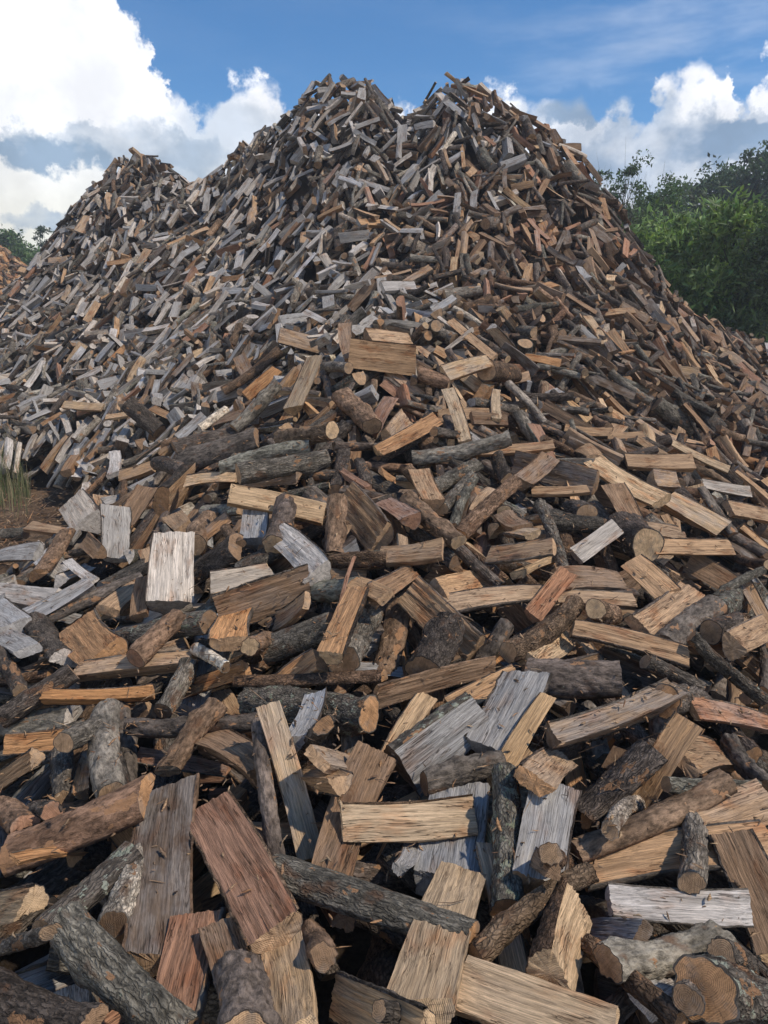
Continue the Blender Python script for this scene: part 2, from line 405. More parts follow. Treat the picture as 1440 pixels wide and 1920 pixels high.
def rbf_fit(P):
    n = len(P); d = np.linalg.norm(P[:, None, :2] - P[None, :, :2], axis=2)
    A = np.zeros((n + 3, n + 3)); A[:n, :n] = -d - np.eye(n) * 0.02
    A[:n, n] = 1; A[:n, n + 1:] = P[:, :2]; A[n:, :n] = A[:n, n:].T
    return np.linalg.solve(A, np.concatenate([P[:, 2], np.zeros(3)]))
WT = rbf_fit(P0)
DX = 0.02
X0, X1, Y0, Y1 = -11.0, 10.0, 0.4, 20.0
cx = np.arange(X0, X1 + .1, 0.1); cy = np.arange(Y0, Y1 + .1, 0.1)
gx, gy = np.meshgrid(cx, cy)
G = np.stack([gx.ravel(), gy.ravel()], 1)
HC = np.zeros(len(G))
for i in range(0, len(G), 8000):
    g = G[i:i + 8000]
    d = np.linalg.norm(g[:, None] - P0[None, :, :2], axis=2)
    HC[i:i + 8000] = -d @ WT[:len(P0)] + WT[len(P0)] + g @ WT[len(P0) + 1:]
HC = HC.reshape(gx.shape)
for _ in range(3):                                            # light smoothing
    HC[1:-1, 1:-1] = (HC[1:-1, 1:-1] * 4 + HC[:-2, 1:-1] + HC[2:, 1:-1] + HC[1:-1, :-2] + HC[1:-1, 2:]) / 8
def vnoise(x, y, s, seed):
    r = np.random.default_rng(seed).random((64, 64))
    u, v = x / s + 200, y / s + 200
    i, j = np.floor(u).astype(int), np.floor(v).astype(int); a, b = u - i, v - j
    a = a * a * (3 - 2 * a); b = b * b * (3 - 2 * b)
    f = lambda p, q: r[q % 64, p % 64]
    return (f(i, j) * (1 - a) + f(i + 1, j) * a) * (1 - b) + (f(i, j + 1) * (1 - a) + f(i + 1, j + 1) * a) * b - 0.5
HC += (vnoise(gx, gy, 1.3, 1) * 0.14 + vnoise(gx, gy, 0.55, 2) * 0.12) * np.clip((gy - 6) / 4, 0.15, 1)
HC -= .12 * np.clip((gy - 8) / 3, 0, 1)
for px_, py_, D_, dz, rr in ((762, 200, 12.2, -.27, .36), (655, 150, 12.4, .06, .5), (600, 168, 12.7, .10, .4), (705, 165, 12.4, .16, .35), (832, 150, 12.0, .13, .55), (945, 215, 11.8, .26, .5), (1035, 275, 11.7, .12, .5), (1105, 320, 11.5, .02, .5), (515, 225, 13.4, .05, .4), (470, 258, 14, .05, .5), (370, 330, 15.2, -.1, .6), (285, 295, 15.8, .06, .6), (235, 325, 15.9, .2, .7), (160, 380, 15.8, .12, .8)):
    q_ = at(px_, py_, D_); HC += dz * np.exp(-((gx - q_[0]) ** 2) / (2 * rr * rr) * 1.6 - ((gy - q_[1]) ** 2) / (2 * 1.3 ** 2))
def bil(A, x, y):
    u = np.clip((x - X0) / 0.1, 0, A.shape[1] - 1.001); v = np.clip((y - Y0) / 0.1, 0, A.shape[0] - 1.001)
    i, j = u.astype(int), v.astype(int); a, b = u - i, v - j
    return (A[j, i] * (1 - a) + A[j, i + 1] * a) * (1 - b) + (A[j + 1, i] * (1 - a) + A[j + 1, i + 1] * a) * b
def Hs(x, y): return bil(HC, np.asarray(x, float), np.asarray(y, float))
nx, ny = int((X1 - X0) / DX), int((Y1 - Y0) / DX)
fx, fy = np.meshgrid(X0 + (np.arange(nx) + .5) * DX, Y0 + (np.arange(ny) + .5) * DX)
HT = Hs(fx, fy).astype(np.float32)                            # target surface
near = np.clip((fy - 5.5) / 2, 0, 1)
HM = np.maximum(HT - (0.24 + 0.12 * near), 0.0).astype(np.float32)   # what is already heaped
CORE_DROP = 0.22
# ------------------------------------------------------------------ laying the firewood
WOODC = {'y': (.62, .425, .245), 't': (.49, .315, .18), 'o': (.52, .285, .135), 'r': (.39, .21, .125), 'p': (.60, .53, .455),
         'g': (.40, .375, .345), 'b': (.30, .187, .108), 'd': (.17, .115, .075)}
BARKC = {'K': (.092, .074, .059), 'M': (.145, .125, .098), 'N': (.135, .086, .054), 'P': (.36, .30, .23), 'L': (.125, .108, .086)}
LOGS = []
def heights(x, y):
    i = np.clip(((x - X0) / DX).astype(int), 0, nx - 1); j = np.clip(((y - Y0) / DX).astype(int), 0, ny - 1)
    return HM[j, i]
CS = {'s': np.array([(-.5, .46), (-.25, .5), (0, .5), (.25, .5), (.5, .46), (.5, -.46), (.5, 0), (-.5, 0), (-.5, -.46), (0, -.5)]),
      'h': np.array([(-.5, .42), (-.25, .42), (0, .42), (.25, .42), (.5, .42), (.38, -.1), (-.38, -.1), (.2, -.38), (-.2, -.38), (0, -.46)]),
      'w': np.array([(-.5, .45), (-.25, .44), (0, .43), (.25, .42), (.5, .4), (.38, .1), (.2, -.2), (-.12, -.5), (-.3, 0), (.1, -.35)]),
      'r': np.array([(.5 * math.cos(t), .5 * math.sin(t)) for t in np.arange(10) * .6283])}
def raster(P0, P1, W, T, shape, R):
    n = max(3, int(math.dist(P0, P1) / DX * 1.3)); s = np.linspace(0, 1, n)
    q = CS[shape]; q = np.concatenate([q, (q + np.roll(q, -1, 0)) / 2, q * .5, [[0, 0]]])
    o = np.outer(q[:, 0] * W, R[:, 1]) + np.outer(q[:, 1] * T, R[:, 2])
    P = (P0 + (P1 - P0) * s[:, None])[:, None] + o[None]; P = P.reshape(-1, 3)
    i = ((P[:, 0] - X0) / DX).astype(int); j = ((P[:, 1] - Y0) / DX).astype(int)
    ok = (i >= 0) & (i < nx) & (j >= 0) & (j < ny)
    np.maximum.at(HM, (j[ok], i[ok]), P[ok, 2].astype(np.float32))
def frame(P0, P1, up, roll):
    x = P1 - P0; x = x / np.linalg.norm(x)
    z = up - x * (up @ x); nz = np.linalg.norm(z)
    if nz < 1e-3: z = np.array([0, 1, 0.0]) - x * x[1]; nz = np.linalg.norm(z)
    z = z / nz; y = np.cross(z, x)
    c, s = math.cos(roll), math.sin(roll)
    return np.stack([x, y * c + z * s, z * c - y * s], 1)
def add_log(P0, P1, W, T, shape, roll, wt, bt, up, hero=None, **kw):
    j = RNG.normal(1, .09); hue = RNG.normal(0, .035)
    w = np.array(WOODC[wt]) * j * np.array([1 + hue, 1, 1 - hue * 1.5])
    b = np.array(BARKC[bt]) * RNG.normal(1, .14) * np.array([1 + RNG.normal(0, .03), 1, 1])
    e = kw.pop('ec', None) or (wt if shape != 'r' else pick([('t', .4), ('y', .25), ('o', .2), ('b', .15)]))
    ew = np.array(WOODC[e]) * RNG.normal(.95, .08)
    lg = dict(P0=np.array(P0, float), P1=np.array(P1, float), W=W, T=T, shape=shape, R=frame(P0, P1, up, roll), wc=np.clip(w, .02, .8), bc=np.clip(b, .015, .6),
              ec=np.clip(ew, .03, .8), wt=wt, bt=bt, grey={'g': .8, 'p': .25, 'd': .4}.get(wt, RNG.random() ** 3 * .5), lich={'L': 1.0, 'M': .5}.get(bt, RNG.random() * .35),
              seed=int(RNG.integers(1 << 30)), hero=hero, roll=roll, **kw)
    LOGS.append(lg); raster(lg['P0'], lg['P1'], W, T, shape, lg['R'])
    return lg
def drop(x, y, ang, L, W, T, shape, steep=None):
    n = 15
    s = np.linspace(-.48, .48, n) * L
    dx, dy = math.cos(ang), math.sin(ang)
    px = x + dx * s; py = y + dy * s
    h = np.maximum(np.maximum(heights(px, py), heights(px - dy * W * .3, py + dx * W * .3) - .006), heights(px + dy * W * .3, py - dx * W * .3) - .006)
    c = n // 2
    a, b = s[:c][:, None], s[c + 1:][None, :]
    ha, hb = h[:c][:, None], h[c + 1:][None, :]
    v = ha + (hb - ha) * (-a) / (b - a)
    k = np.unravel_index(np.argmax(v), v.shape)
    base = max(v[k], h[c]); sl = float((hb[0, k[1]] - ha[k[0], 0]) / (b[0, k[1]] - a[k[0], 0]))
    sl = max(-1.15, min(1.15, sl))
    if steep is not None:
        sl = steep; base = float(np.max(h - sl * s)) - RNG.uniform(.06, .16)
    cs = 1 / math.sqrt(1 + sl * sl)
    z = base + T * .5 * (0.5 + .5 / cs) - .008
    hv = np.array([dx * cs, dy * cs, sl * cs]) * L / 2
    c3 = np.array([x, y, z])
    return c3 - hv, c3 + hv
def pick(items):
    r = RNG.random() * sum(w for _, w in items)
    for k, w in items:
        r -= w
        if r <= 0: return k
    return items[-1][0]
def region_style(x, y, z):
    px, py, D = project((x, y, z))
    px = float(px); py = float(py)
    if y < 7.0 and px > 150:                                   # the fresh front heap
        if px < 520 and py < 1200: wt = pick([('g', .3), ('p', .2), ('t', .2), ('b', .3)])
        else: wt = pick([('t', .36), ('y', .16), ('b', .24), ('o', .10), ('r', .07), ('g', .06), ('d', .04)])
        sh = pick([('w', .27), ('s', .22), ('h', .2), ('r', .31)])
        bt = pick([('K', .6), ('N', .22), ('M', .12), ('L', .06)])
    else:
        f = min(1, max(0, (px - 620) / 350)) if py > 330 else min(1, max(0, (px - 800) / 300))
        f = min(1, max(0, f + float(vnoise(np.array([x]), np.array([y]), 1.1, 31)[0]) * .4)); g = 1 - f
        wt = pick([('g', .44 * g + .02), ('p', .44 * g + .04), ('t', .08 + .16 * f), ('b', .07 + .33 * f), ('y', .02 + .06 * f), ('o', .01 + .05 * f), ('r', .02 + .10 * f), ('d', .04 + .14 * f)])
        sh = pick([('w', .30), ('s', .26), ('h', .19), ('r', .20 + .15 * f)])
        bt = pick([('K', .28 + .27 * f), ('N', .04 + .20 * f), ('M', .45 - .1 * f), ('P', .10 * g)])
    return sh, wt, bt
def rand_dims(sh, y, near):
    L = float(np.clip(RNG.normal(.39 if y < 7 else .41, .05), .27, .56))
    if sh == 'r':
        d = float(np.clip(RNG.lognormal(math.log(.068), .35), .028, .15)); W = T = d
        if d < .05: L *= RNG.uniform(1.0, 1.5)
    else:
        W = float(np.clip(RNG.normal(.112 if y < 7 else .098, .028), .045, .18)); T = W * RNG.uniform(.42, .85)
    return L, W, T

def fill(ymin, ymax, count, level, downhill=.5, region=None):
    """drop logs one by one where the heap is still lowest under its target surface"""
    done = 0; tries = 0
    while done < count and tries < count * 4:
        m = 3000
        x = RNG.uniform(X0 + .5, X1 - .5, m); y = RNG.uniform(ymin, ymax, m)
        ht = Hs(x, y); keep = ht > 0.10
        g = Hs(x, y + .6) - ht
        if region is not None: keep &= region(x, y)
        px_, py_, D_ = project(np.stack([x, y, ht], 1))
        keep &= (px_ > -330) & (px_ < 1780) & (py_ < 2150) & (D_ > .5)
        x, y, ht = x[keep], y[keep], ht[keep]
        if len(x) == 0: break
        de = ht + level - heights(x, y)
        o = np.argsort(-de)[:120]; o = o[de[o] > .0]
        if len(o) < 12: break
        for k in o:
            xx, yy = float(x[k]), float(y[k])
            e = .25
            gx_ = float(Hs(xx + e, yy) - Hs(xx - e, yy)); gy_ = float(Hs(xx, yy + e) - Hs(xx, yy - e))
            sh, wt, bt = region_style(xx, yy, float(ht[k]))
            L, W, T = rand_dims(sh, yy, ymax < 7)
            a = math.atan2(gy_, gx_)
            ang = a + RNG.normal(0, .85) if RNG.random() < downhill and abs(gx_) + abs(gy_) > .12 else RNG.uniform(0, math.pi)
            steep = float(RNG.uniform(-1.3, 1.3)) if RNG.random() < (.20 if yy > 7 else .06) else None
            A, B = drop(xx, yy, ang, L, W, T, sh, steep)
            tries += 1
            ex = [p[2] + T * .35 - float(Hs(p[0], p[1])) for p in (A, (A + B) / 2, B)]
            tol = .17 if yy > 7 else -.01
            if ex[1] > tol or max(ex[0], ex[2]) > tol + (.12 if steep is not None else .06): continue
            up = np.array([-gx_, -gy_, .9]) + np.array([RNG.normal(0, .3), RNG.normal(0, .3), 0]) if RNG.random() < .6 else np.array([RNG.normal(0, .35), RNG.normal(0, .35), 1.0])
            roll = RNG.choice([0, 0, math.pi, math.pi * .6, -math.pi * .6]) + RNG.normal(0, .35)
            ppx = 720 + F * xx / yy
            add_log(A, B, W, T, sh, roll, wt, bt, up, ec=(pick([('b', .4), ('p', .3), ('g', .2), ('t', .1)]) if yy > 7 and ppx < 700 else None))
            done += 1
            if done >= count: break
fill(1.0, 7.5, 2200, -.07, .35); print('front', len(LOGS))
fill(6.0, 17.8, 9500, 0.0, .6)
print('logs after filling', len(LOGS))

# the logs that can be told apart in the photograph: two ends and a width in photograph pixels
# x0 y0 x1 y1 width shape roll(deg) wood/bark rank [end tone] [=short name]
def hero_block(text, ox, oy, sc):
    out = []
    for line in text.strip().split('\n'):
        line = line.strip()
        if not line: continue
        nm = None
        if '=' in line: line, nm = line.split('=', 1); nm = nm.strip()
        f = line.split()
        v = [float(q) for q in f[:5]]
        out.append(dict(a=(ox + v[0] * sc, oy + v[1] * sc), b=(ox + v[2] * sc, oy + v[3] * sc), w=v[4] * sc, sh=f[5], roll=float(f[6]), wt=f[7][0], bt=f[7][1], rank=int(f[8]),
                        ec=f[9] if len(f) > 9 else None, nm=nm))
    return out
H = []
H += hero_block('''
285 125 720 80 100 w -25 tK 2 y =long tan split with a dark underside
165 220 575 205 60 w -20 oK 2 o
0 300 275 120 85 r 0 bK 2
20 395 315 365 78 h 20 oK 2 r =red-orange log with a pointed end
0 345 240 300 125 r 0 bM 1
392 265 405 590 118 r 0 bM 3 =grey forked log
230 425 240 600 84 r 0 bM 2
205 640 430 600 90 h 150 bM 2 b
615 270 712 90 78 r 0 bM 2
735 30 850 100 46 r 0 bP 3
700 190 930 110 66 w 10 oK 1
890 160 1438 140 84 h 120 rN 2 o =long level log with ragged bark
812 238 622 490 84 r 0 yN 4 y =brown log with a bright round end
480 335 965 315 78 r 0 bK 1
950 230 1390 292 150 r 0 oL 1 o =thick dark log with a red-orange end
1012 250 1170 822 86 s 0 yK 4 y =tall bright yellow board
965 300 1035 830 62 r 0 bK 3
1200 215 1125 385 100 w 30 gK 3
1140 425 1210 320 72 r 0 oK 3 o =small log with an orange ring end
1215 360 1265 250 92 r 0 oK 2 o
765 375 985 500 130 w -25 bN 2 b
1118 520 1262 540 100 w -20 tK 2 t
1200 445 1340 480 90 s 10 tK 2
1400 425 1225 880 165 s 0 bK 2 t =broad brown split leaning uphill
625 545 870 530 100 h 160 rN 1 r
815 560 1010 690 170 s 0 tK 2 t
640 570 572 1215 215 h 0 dN 4 t =wide weathered plank with a dark split face
785 640 1050 1105 200 h 5 rN 4 t =reddish split with a knot
35 800 545 580 165 h 165 bN 3 o =big curved brown-barked log
55 815 315 785 50 s 10 oK 4
0 900 480 760 170 r 0 bN 1
165 1085 500 790 150 h 140 tL 3 t =lichen-patched bark slab
430 1060 525 770 105 r 0 bP 3 b =pale grey round log beside the plank
-20 1020 120 1000 120 w 30 yK 3 y
235 1070 680 1500 155 r 0 bM 4 =thick grey round log running down the corner
0 1155 180 1100 62 r 0 bM 4
-60 1310 340 1450 160 h 170 bK 3
80 1290 340 1240 160 r 0 rK 1
735 1060 640 1480 190 s 0 rK 3 t =broad pink-brown split
820 1080 960 1480 150 s 0 bK 3 t
1050 1105 1110 1500 165 s 5 yK 3 y =bright tan slab below the knotted split
905 1250 925 1500 210 r 0 bK 4 =stub of deeply cracked bark
1015 855 1768 1110 150 h 150 tM 5 o =long grey-barked half log
1140 1090 1215 1180 110 r 0 bN 2 b
1180 1210 1290 1300 100 r 0 bN 1
1270 1330 1600 1500 170 h 40 yK 4 y
715 950 860 1060 140 w 20 oK 2
1290 880 1480 790 130 r 0 rK 2
20 620 100 690 110 h 160 rN 3
110 650 195 640 82 r 0 rK 2 r
-20 560 135 450 90 w 10 tK 2
300 590 330 430 56 w 0 oK 2
460 560 590 390 90 r 0 bK 1
-10 40 80 190 56 r 0 bK 3
40 100 200 115 66 r 0 bK 1
830 700 1000 800 120 s 10 bK 1
900 900 1000 760 90 r 0 bN 1
500 900 420 1120 120 r 0 bK 1
330 1290 520 1440 110 w 20 rK 2
1300 1000 1340 1290 130 r 0 gK 2
1210 900 1310 1050 120 w 30 bK 1
''', 0, 1200, .5)
H += hero_block('''
-30 205 410 90 82 h 60 bN 4 o =brown split with a pointed tip
60 490 350 260 190 w 40 gL 4 d =splintery silver-grey stump piece
540 140 395 420 190 h 10 gK 3 g =broad silver-grey split
445 490 610 215 72 s 0 yK 3 y =narrow yellow split behind the grey stump
15 450 160 215 72 w 0 yK 3 o
150 535 445 450 92 r 0 bK 4 o
535 130 885 140 165 h 165 bK 3 t =heavy dark half log with a bright end
880 130 990 120 130 s 10 tK 2 t
615 260 910 215 100 s 0 dK 2
635 380 1105 210 118 w -20 tK 4 d =broad level tan board
1040 225 1155 225 120 r 0 tK 3 o
745 650 1000 410 150 h 130 tK 3 b =mossy-barked wedge
960 620 1150 310 100 w -15 tK 3 t =long pale tan split leaning up
560 540 660 450 125 s 5 tK 3 o
700 520 775 440 95 r 0 bK 2 b
1110 440 1270 430 150 s 0 tK 2 t
625 560 555 920 180 w -10 gK 3 t =blue-grey weathered split beside the lichen log
458 490 465 1010 110 r 0 bL 5 =upright lichen-covered log
290 555 230 930 215 s 0 gK 2 g =wide grey board under the bright board
-155 700 332 680 135 s 0 yN 6 y =bright level board
290 880 130 1390 195 s 5 yN 4 y =bright yellow slab with red-brown bark edge
385 775 500 1280 86 s 0 yK 4 y
338 1170 775 850 82 r 0 yN 6 y =peeling round branch
600 1270 680 1010 170 w 60 yN 4 y =block with a square yellow end
740 860 1460 760 150 h -15 tK 3 t =long curved tan board
1155 640 1165 905 92 r 0 tM 5 t =grey stick resting on the curved board
850 990 1370 1015 105 h 10 pK 4 p =whitish split with torn bark
900 900 1240 895 90 r 0 bK 2
1300 730 1490 1160 160 h 0 bK 4 b =big smooth brown log at the edge
720 800 1290 530 110 h 150 bN 4 b =long dark brown bark slab
1160 700 1440 610 150 s 0 tK 3 t
840 700 945 600 62 r 0 bP 5 t
720 1110 965 1110 130 s 5 gK 3 d
840 1230 1255 1130 125 r 0 bM 3
755 1130 1110 1430 82 r 0 oN 4 o =frayed dark branch
1275 1170 1370 1230 96 r 0 tK 3 t
1200 1290 1480 1400 230 r 0 oL 4 o =fat moss-spotted log in the corner
980 1350 1170 1260 120 s 0 gK 2 p
1130 1345 1200 1290 100 r 0 oK 3 b
300 1300 860 1500 190 s 0 yK 5 y =wide bright tan plank at the bottom
-20 1380 290 1450 70 r 0 bK 6
240 1350 320 1180 130 r 0 bK 2
1160 255 1460 320 84 s 5 rK 3 t
1195 170 1400 220 90 w 10 tK 2 t
1150 -10 1430 235 52 r 0 bM 5 =bent green-grey branch
980 80 1190 180 60 r 0 bK 3
505 760 640 880 66 w 40 bK 5
610 800 690 840 84 r 0 tN 4
1290 390 1440 560 80 r 0 bK 2
1060 545 1400 555 56 r 0 bM 3
70 870 110 780 70 w 10 gK 3
700 600 640 760 90 w 10 rK 2
1080 480 1180 520 90 r 0 bN 1
960 1080 1100 1040 110 s 10 bK 1
1100 880 1300 1060 110 r 0 dK 1
560 1350 760 1250 120 r 0 bK 1
60 960 -60 1080 120 r 0 rK 2
''', 720, 1200, .5)
H += hero_block('''
628 680 640 420 172 w 28 pK 4 g =broad pale silver block standing up
790 610 1020 570 92 w -10 pK 3 d =chalky white split
820 700 1155 590 145 h 40 bK 4 b =large brown quarter log
860 255 1215 330 84 s -10 yK 4 y =bright tan board above the hollow
700 205 890 190 54 s -10 yK 4
825 150 1160 65 56 r 0 bM 4 =straight green-grey pole
895 180 1230 120 80 r 0 tM 4 t =barked log with a round cut end
940 195 1130 160 100 w 20 bN 3
600 290 690 190 160 h 100 tK 3 o =chunky tan block with dark bark
670 130 960 40 105 h 170 bK 3
590 130 700 170 60 r 0 bK 3
300 760 400 880 150 w 10 oK 4 o =squat yellow block
400 820 785 725 100 r 0 bL 3 b
500 870 670 710 84 r 0 bN 4 r
905 690 850 810 120 h 10 oK 3 t =orange chip-faced half log
1000 800 935 828 68 r 0 yN 4 y =little log with a yellow round end
985 840 1240 740 120 h 170 bM 3 b
1345 620 1240 860 105 w 20 oK 4 y =orange-tan wedge leaning uphill
1290 870 1380 700 120 r 0 bM 2
1060 410 1215 560 110 w 20 pK 4 =curved pale fork of wood
1265 270 1250 480 82 r 0 bN 4 b
1300 270 1440 420 140 h 45 tK 4 t =thick tan-topped log with rugged bark
965 300 950 430 92 s 0 gK 3
1072 295 1030 450 92 r 0 tK 4 y
690 485 860 345 52 w 0 oK 3
700 570 880 440 130 h 150 bK 3
720 440 780 340 90 r 0 tN 4 t
840 380 900 440 38 r 0 bN 4 b
900 540 1060 450 120 h 140 pK 3
430 500 430 310 100 h 30 gK 3 g =bluish grey split near the clearing
290 290 345 375 110 w 15 pK 4 p =pale wedge at the clearing
470 380 560 240 90 w 0 bN 3
105 375 265 400 52 s -15 tK 3
-40 410 100 400 50 r 0 bM 3
140 560 240 405 84 h 150 rN 4 o
-20 620 200 655 84 s -5 pK 3 p =long chalky board
80 735 345 590 84 s -10 gK 3 g
190 700 530 560 100 h 130 tK 3 t
400 690 535 590 80 s 0 tK 3
520 710 545 570 66 s 0 bK 3
-20 700 70 770 110 w 0 gK 3
-10 790 110 840 90 s 0 gK 3
145 740 250 880 130 h 130 pK 4
255 510 355 585 40 s 0 pK 4
-20 490 140 470 66 h 0 gK 3
450 190 580 150 56 s -10 tK 3
430 185 435 100 50 s 0 pK 4
1165 620 1330 605 90 r 0 bM 3
1330 590 1450 640 84 s 0 tK 3
1240 505 1450 495 60 r 0 bN 3
1265 720 1325 490 14 w 0 rN 5 =thin red splinter standing up
0 560 130 590 80 r 0 bK 1
330 430 380 480 60 w 20 bN 3
240 430 300 370 60 s 0 gK 3
250 480 400 440 100 h 160 bK 2
1040 740 1150 660 80 s 0 tK 3
560 620 700 720 110 w 10 dK 1
740 640 780 600 60 s 10 tK 2
650 340 690 380 80 s 0 tK 2
''', 0, 800, .5)
H += hero_block('''
95 615 340 840 135 h 35 tK 4 t =long tan log over mossy bark
150 920 250 740 132 r 0 bK 4 =standing log with cracked grey bark
210 670 625 620 84 h -10 tK 4 y =long wavy tan board
640 640 935 655 60 s -5 tK 3 y
650 570 885 580 86 s 0 bK 3
555 720 685 555 72 w 0 rN 5 =reddish split tilted up
395 490 635 455 76 h -10 tK 4 t
720 490 870 380 84 s 0 pK 4 =bright cream board
780 140 1035 290 90 s -5 yK 4 =long bright tan board with dark side
1055 285 1260 395 84 w -10 yK 4 y =tan split with a lit end
910 135 1158 140 66 s -5 tK 3
860 235 920 355 84 w 0 bK 4
880 390 990 450 150 r 0 bK 4 =dark knobbly block
1005 455 1295 458 64 s -5 tK 4 t
985 390 1105 410 66 w 0 tK 3
930 520 1065 640 92 w 10 tK 4 t
960 770 1150 630 110 s 0 tK 4 =square-edged tan split
1050 810 1235 660 92 h 170 bK 3
1140 510 1350 640 100 w 10 bK 3
1235 640 1425 530 36 r 0 bM 5 t =small grey branch with a cut tip
705 755 1135 865 82 h -15 tK 4 y =bowed tan board
470 860 720 680 84 r 0 bN 4
170 240 350 140 62 r 0 tM 4 y =grey-green round of the stick bunch
215 310 330 190 50 r 0 bM 3
255 370 335 190 42 r 0 bM 4
280 405 490 205 62 r 0 bN 5 =rough brown stick crossing the bunch
85 275 280 440 74 r 0 yN 4 y
-10 490 220 465 80 s -5 tK 4
280 460 435 600 48 r 0 bK 4
590 290 680 540 50 r 0 bM 5 =slim grey-green branch hanging down
610 350 810 375 72 r 0 bK 3
555 245 765 240 42 s -10 tK 3
520 220 620 130 72 w 0 bN 4
490 135 795 210 92 h 30 bN 3
470 400 555 405 56 h 0 yK 3
310 95 635 75 52 s -5 tK 4
110 125 475 50 54 r 0 bM 4
1080 65 1290 165 30 s 0 yK 4
1190 240 1310 410 76 h 120 bK 3
1350 590 1440 750 56 s 0 tK 3
1225 770 1310 740 92 r 0 tK 3 t
855 715 800 690 84 r 0 yN 4 y =log with a broken pale end
200 620 345 590 96 s 0 tK 3
1190 220 1370 250 42 w 0 pK 4
1290 310 1440 340 60 s 0 tK 3
-30 640 100 560 90 w 0 bK 3
130 190 180 300 90 w 0 tN 4
10 300 110 360 80 w 0 rK 3
340 330 410 240 60 s 0 tK 2
960 240 1080 240 60 r 0 bK 2
1000 200 1090 210 60 w 0 tK 3
1260 690 1320 620 80 r 0 bL 3
1300 830 1420 760 90 w 20 tK 3
1330 500 1440 520 40 r 0 bN 4
450 350 520 400 80 w 0 bK 2
700 310 760 330 80 r 0 bK 2
''', 720, 800, .5)
H += hero_block('''
1110 740 1190 545 84 w -10 yK 4 y =bright tan split on the front crest
880 810 1045 640 52 r 0 bM 4 =smooth grey-green pole on the crest
840 670 1050 515 62 h 150 bN 3
925 690 1040 590 54 s 0 oK 3
1045 460 1255 515 66 h 10 tK 4 =curved yellow-brown split at the crest
1312 535 1555 560 105 w 25 tN 3 t =wide tan slab at the heart of the heap
1220 575 1310 578 38 r 0 bM 4
1290 420 1310 550 56 w 0 bK 3
480 710 600 820 66 r 0 bK 4 =dark ridged log on the grey slope
240 720 385 730 34 s -10 yK 4 =small bright board on the grey slope
655 880 960 815 90 h 170 bK 3
1285 690 1400 800 84 r 0 bN 3
1050 850 1245 820 70 r 0 yN 3 y
1420 900 1640 780 60 w 0 oK 4 y =orange-tan split pointing downhill
950 640 900 540 50 w 0 bN 2
1000 700 1100 690 90 w 10 bK 2
1100 690 1230 740 80 r 0 bN 2
''', 0, 400, .5)
H += hero_block('''
225 610 388 560 66 w 0 yK 4 y =bright angled split near the heap's heart
240 660 305 855 52 s 0 yK 5 y =slim bright board standing out
-5 280 115 275 46 s -5 pK 4 =very pale short board high up
-60 470 95 480 60 w 0 tN 3
420 770 420 660 38 s 0 yK 4
250 410 415 545 40 s 0 tK 4
495 360 650 340 28 r 0 bM 4
760 385 830 490 30 s 0 yK 4 =narrow bright board on the brown slope
60 330 70 460 64 h 100 rN 3
380 590 480 600 80 r 0 bN 3
130 600 250 640 60 r 0 bN 3
470 640 600 780 34 r 0 bM 4
330 770 460 780 60 s 0 bK 3
190 820 320 840 40 r 0 bK 3
''', 720, 400, .5)

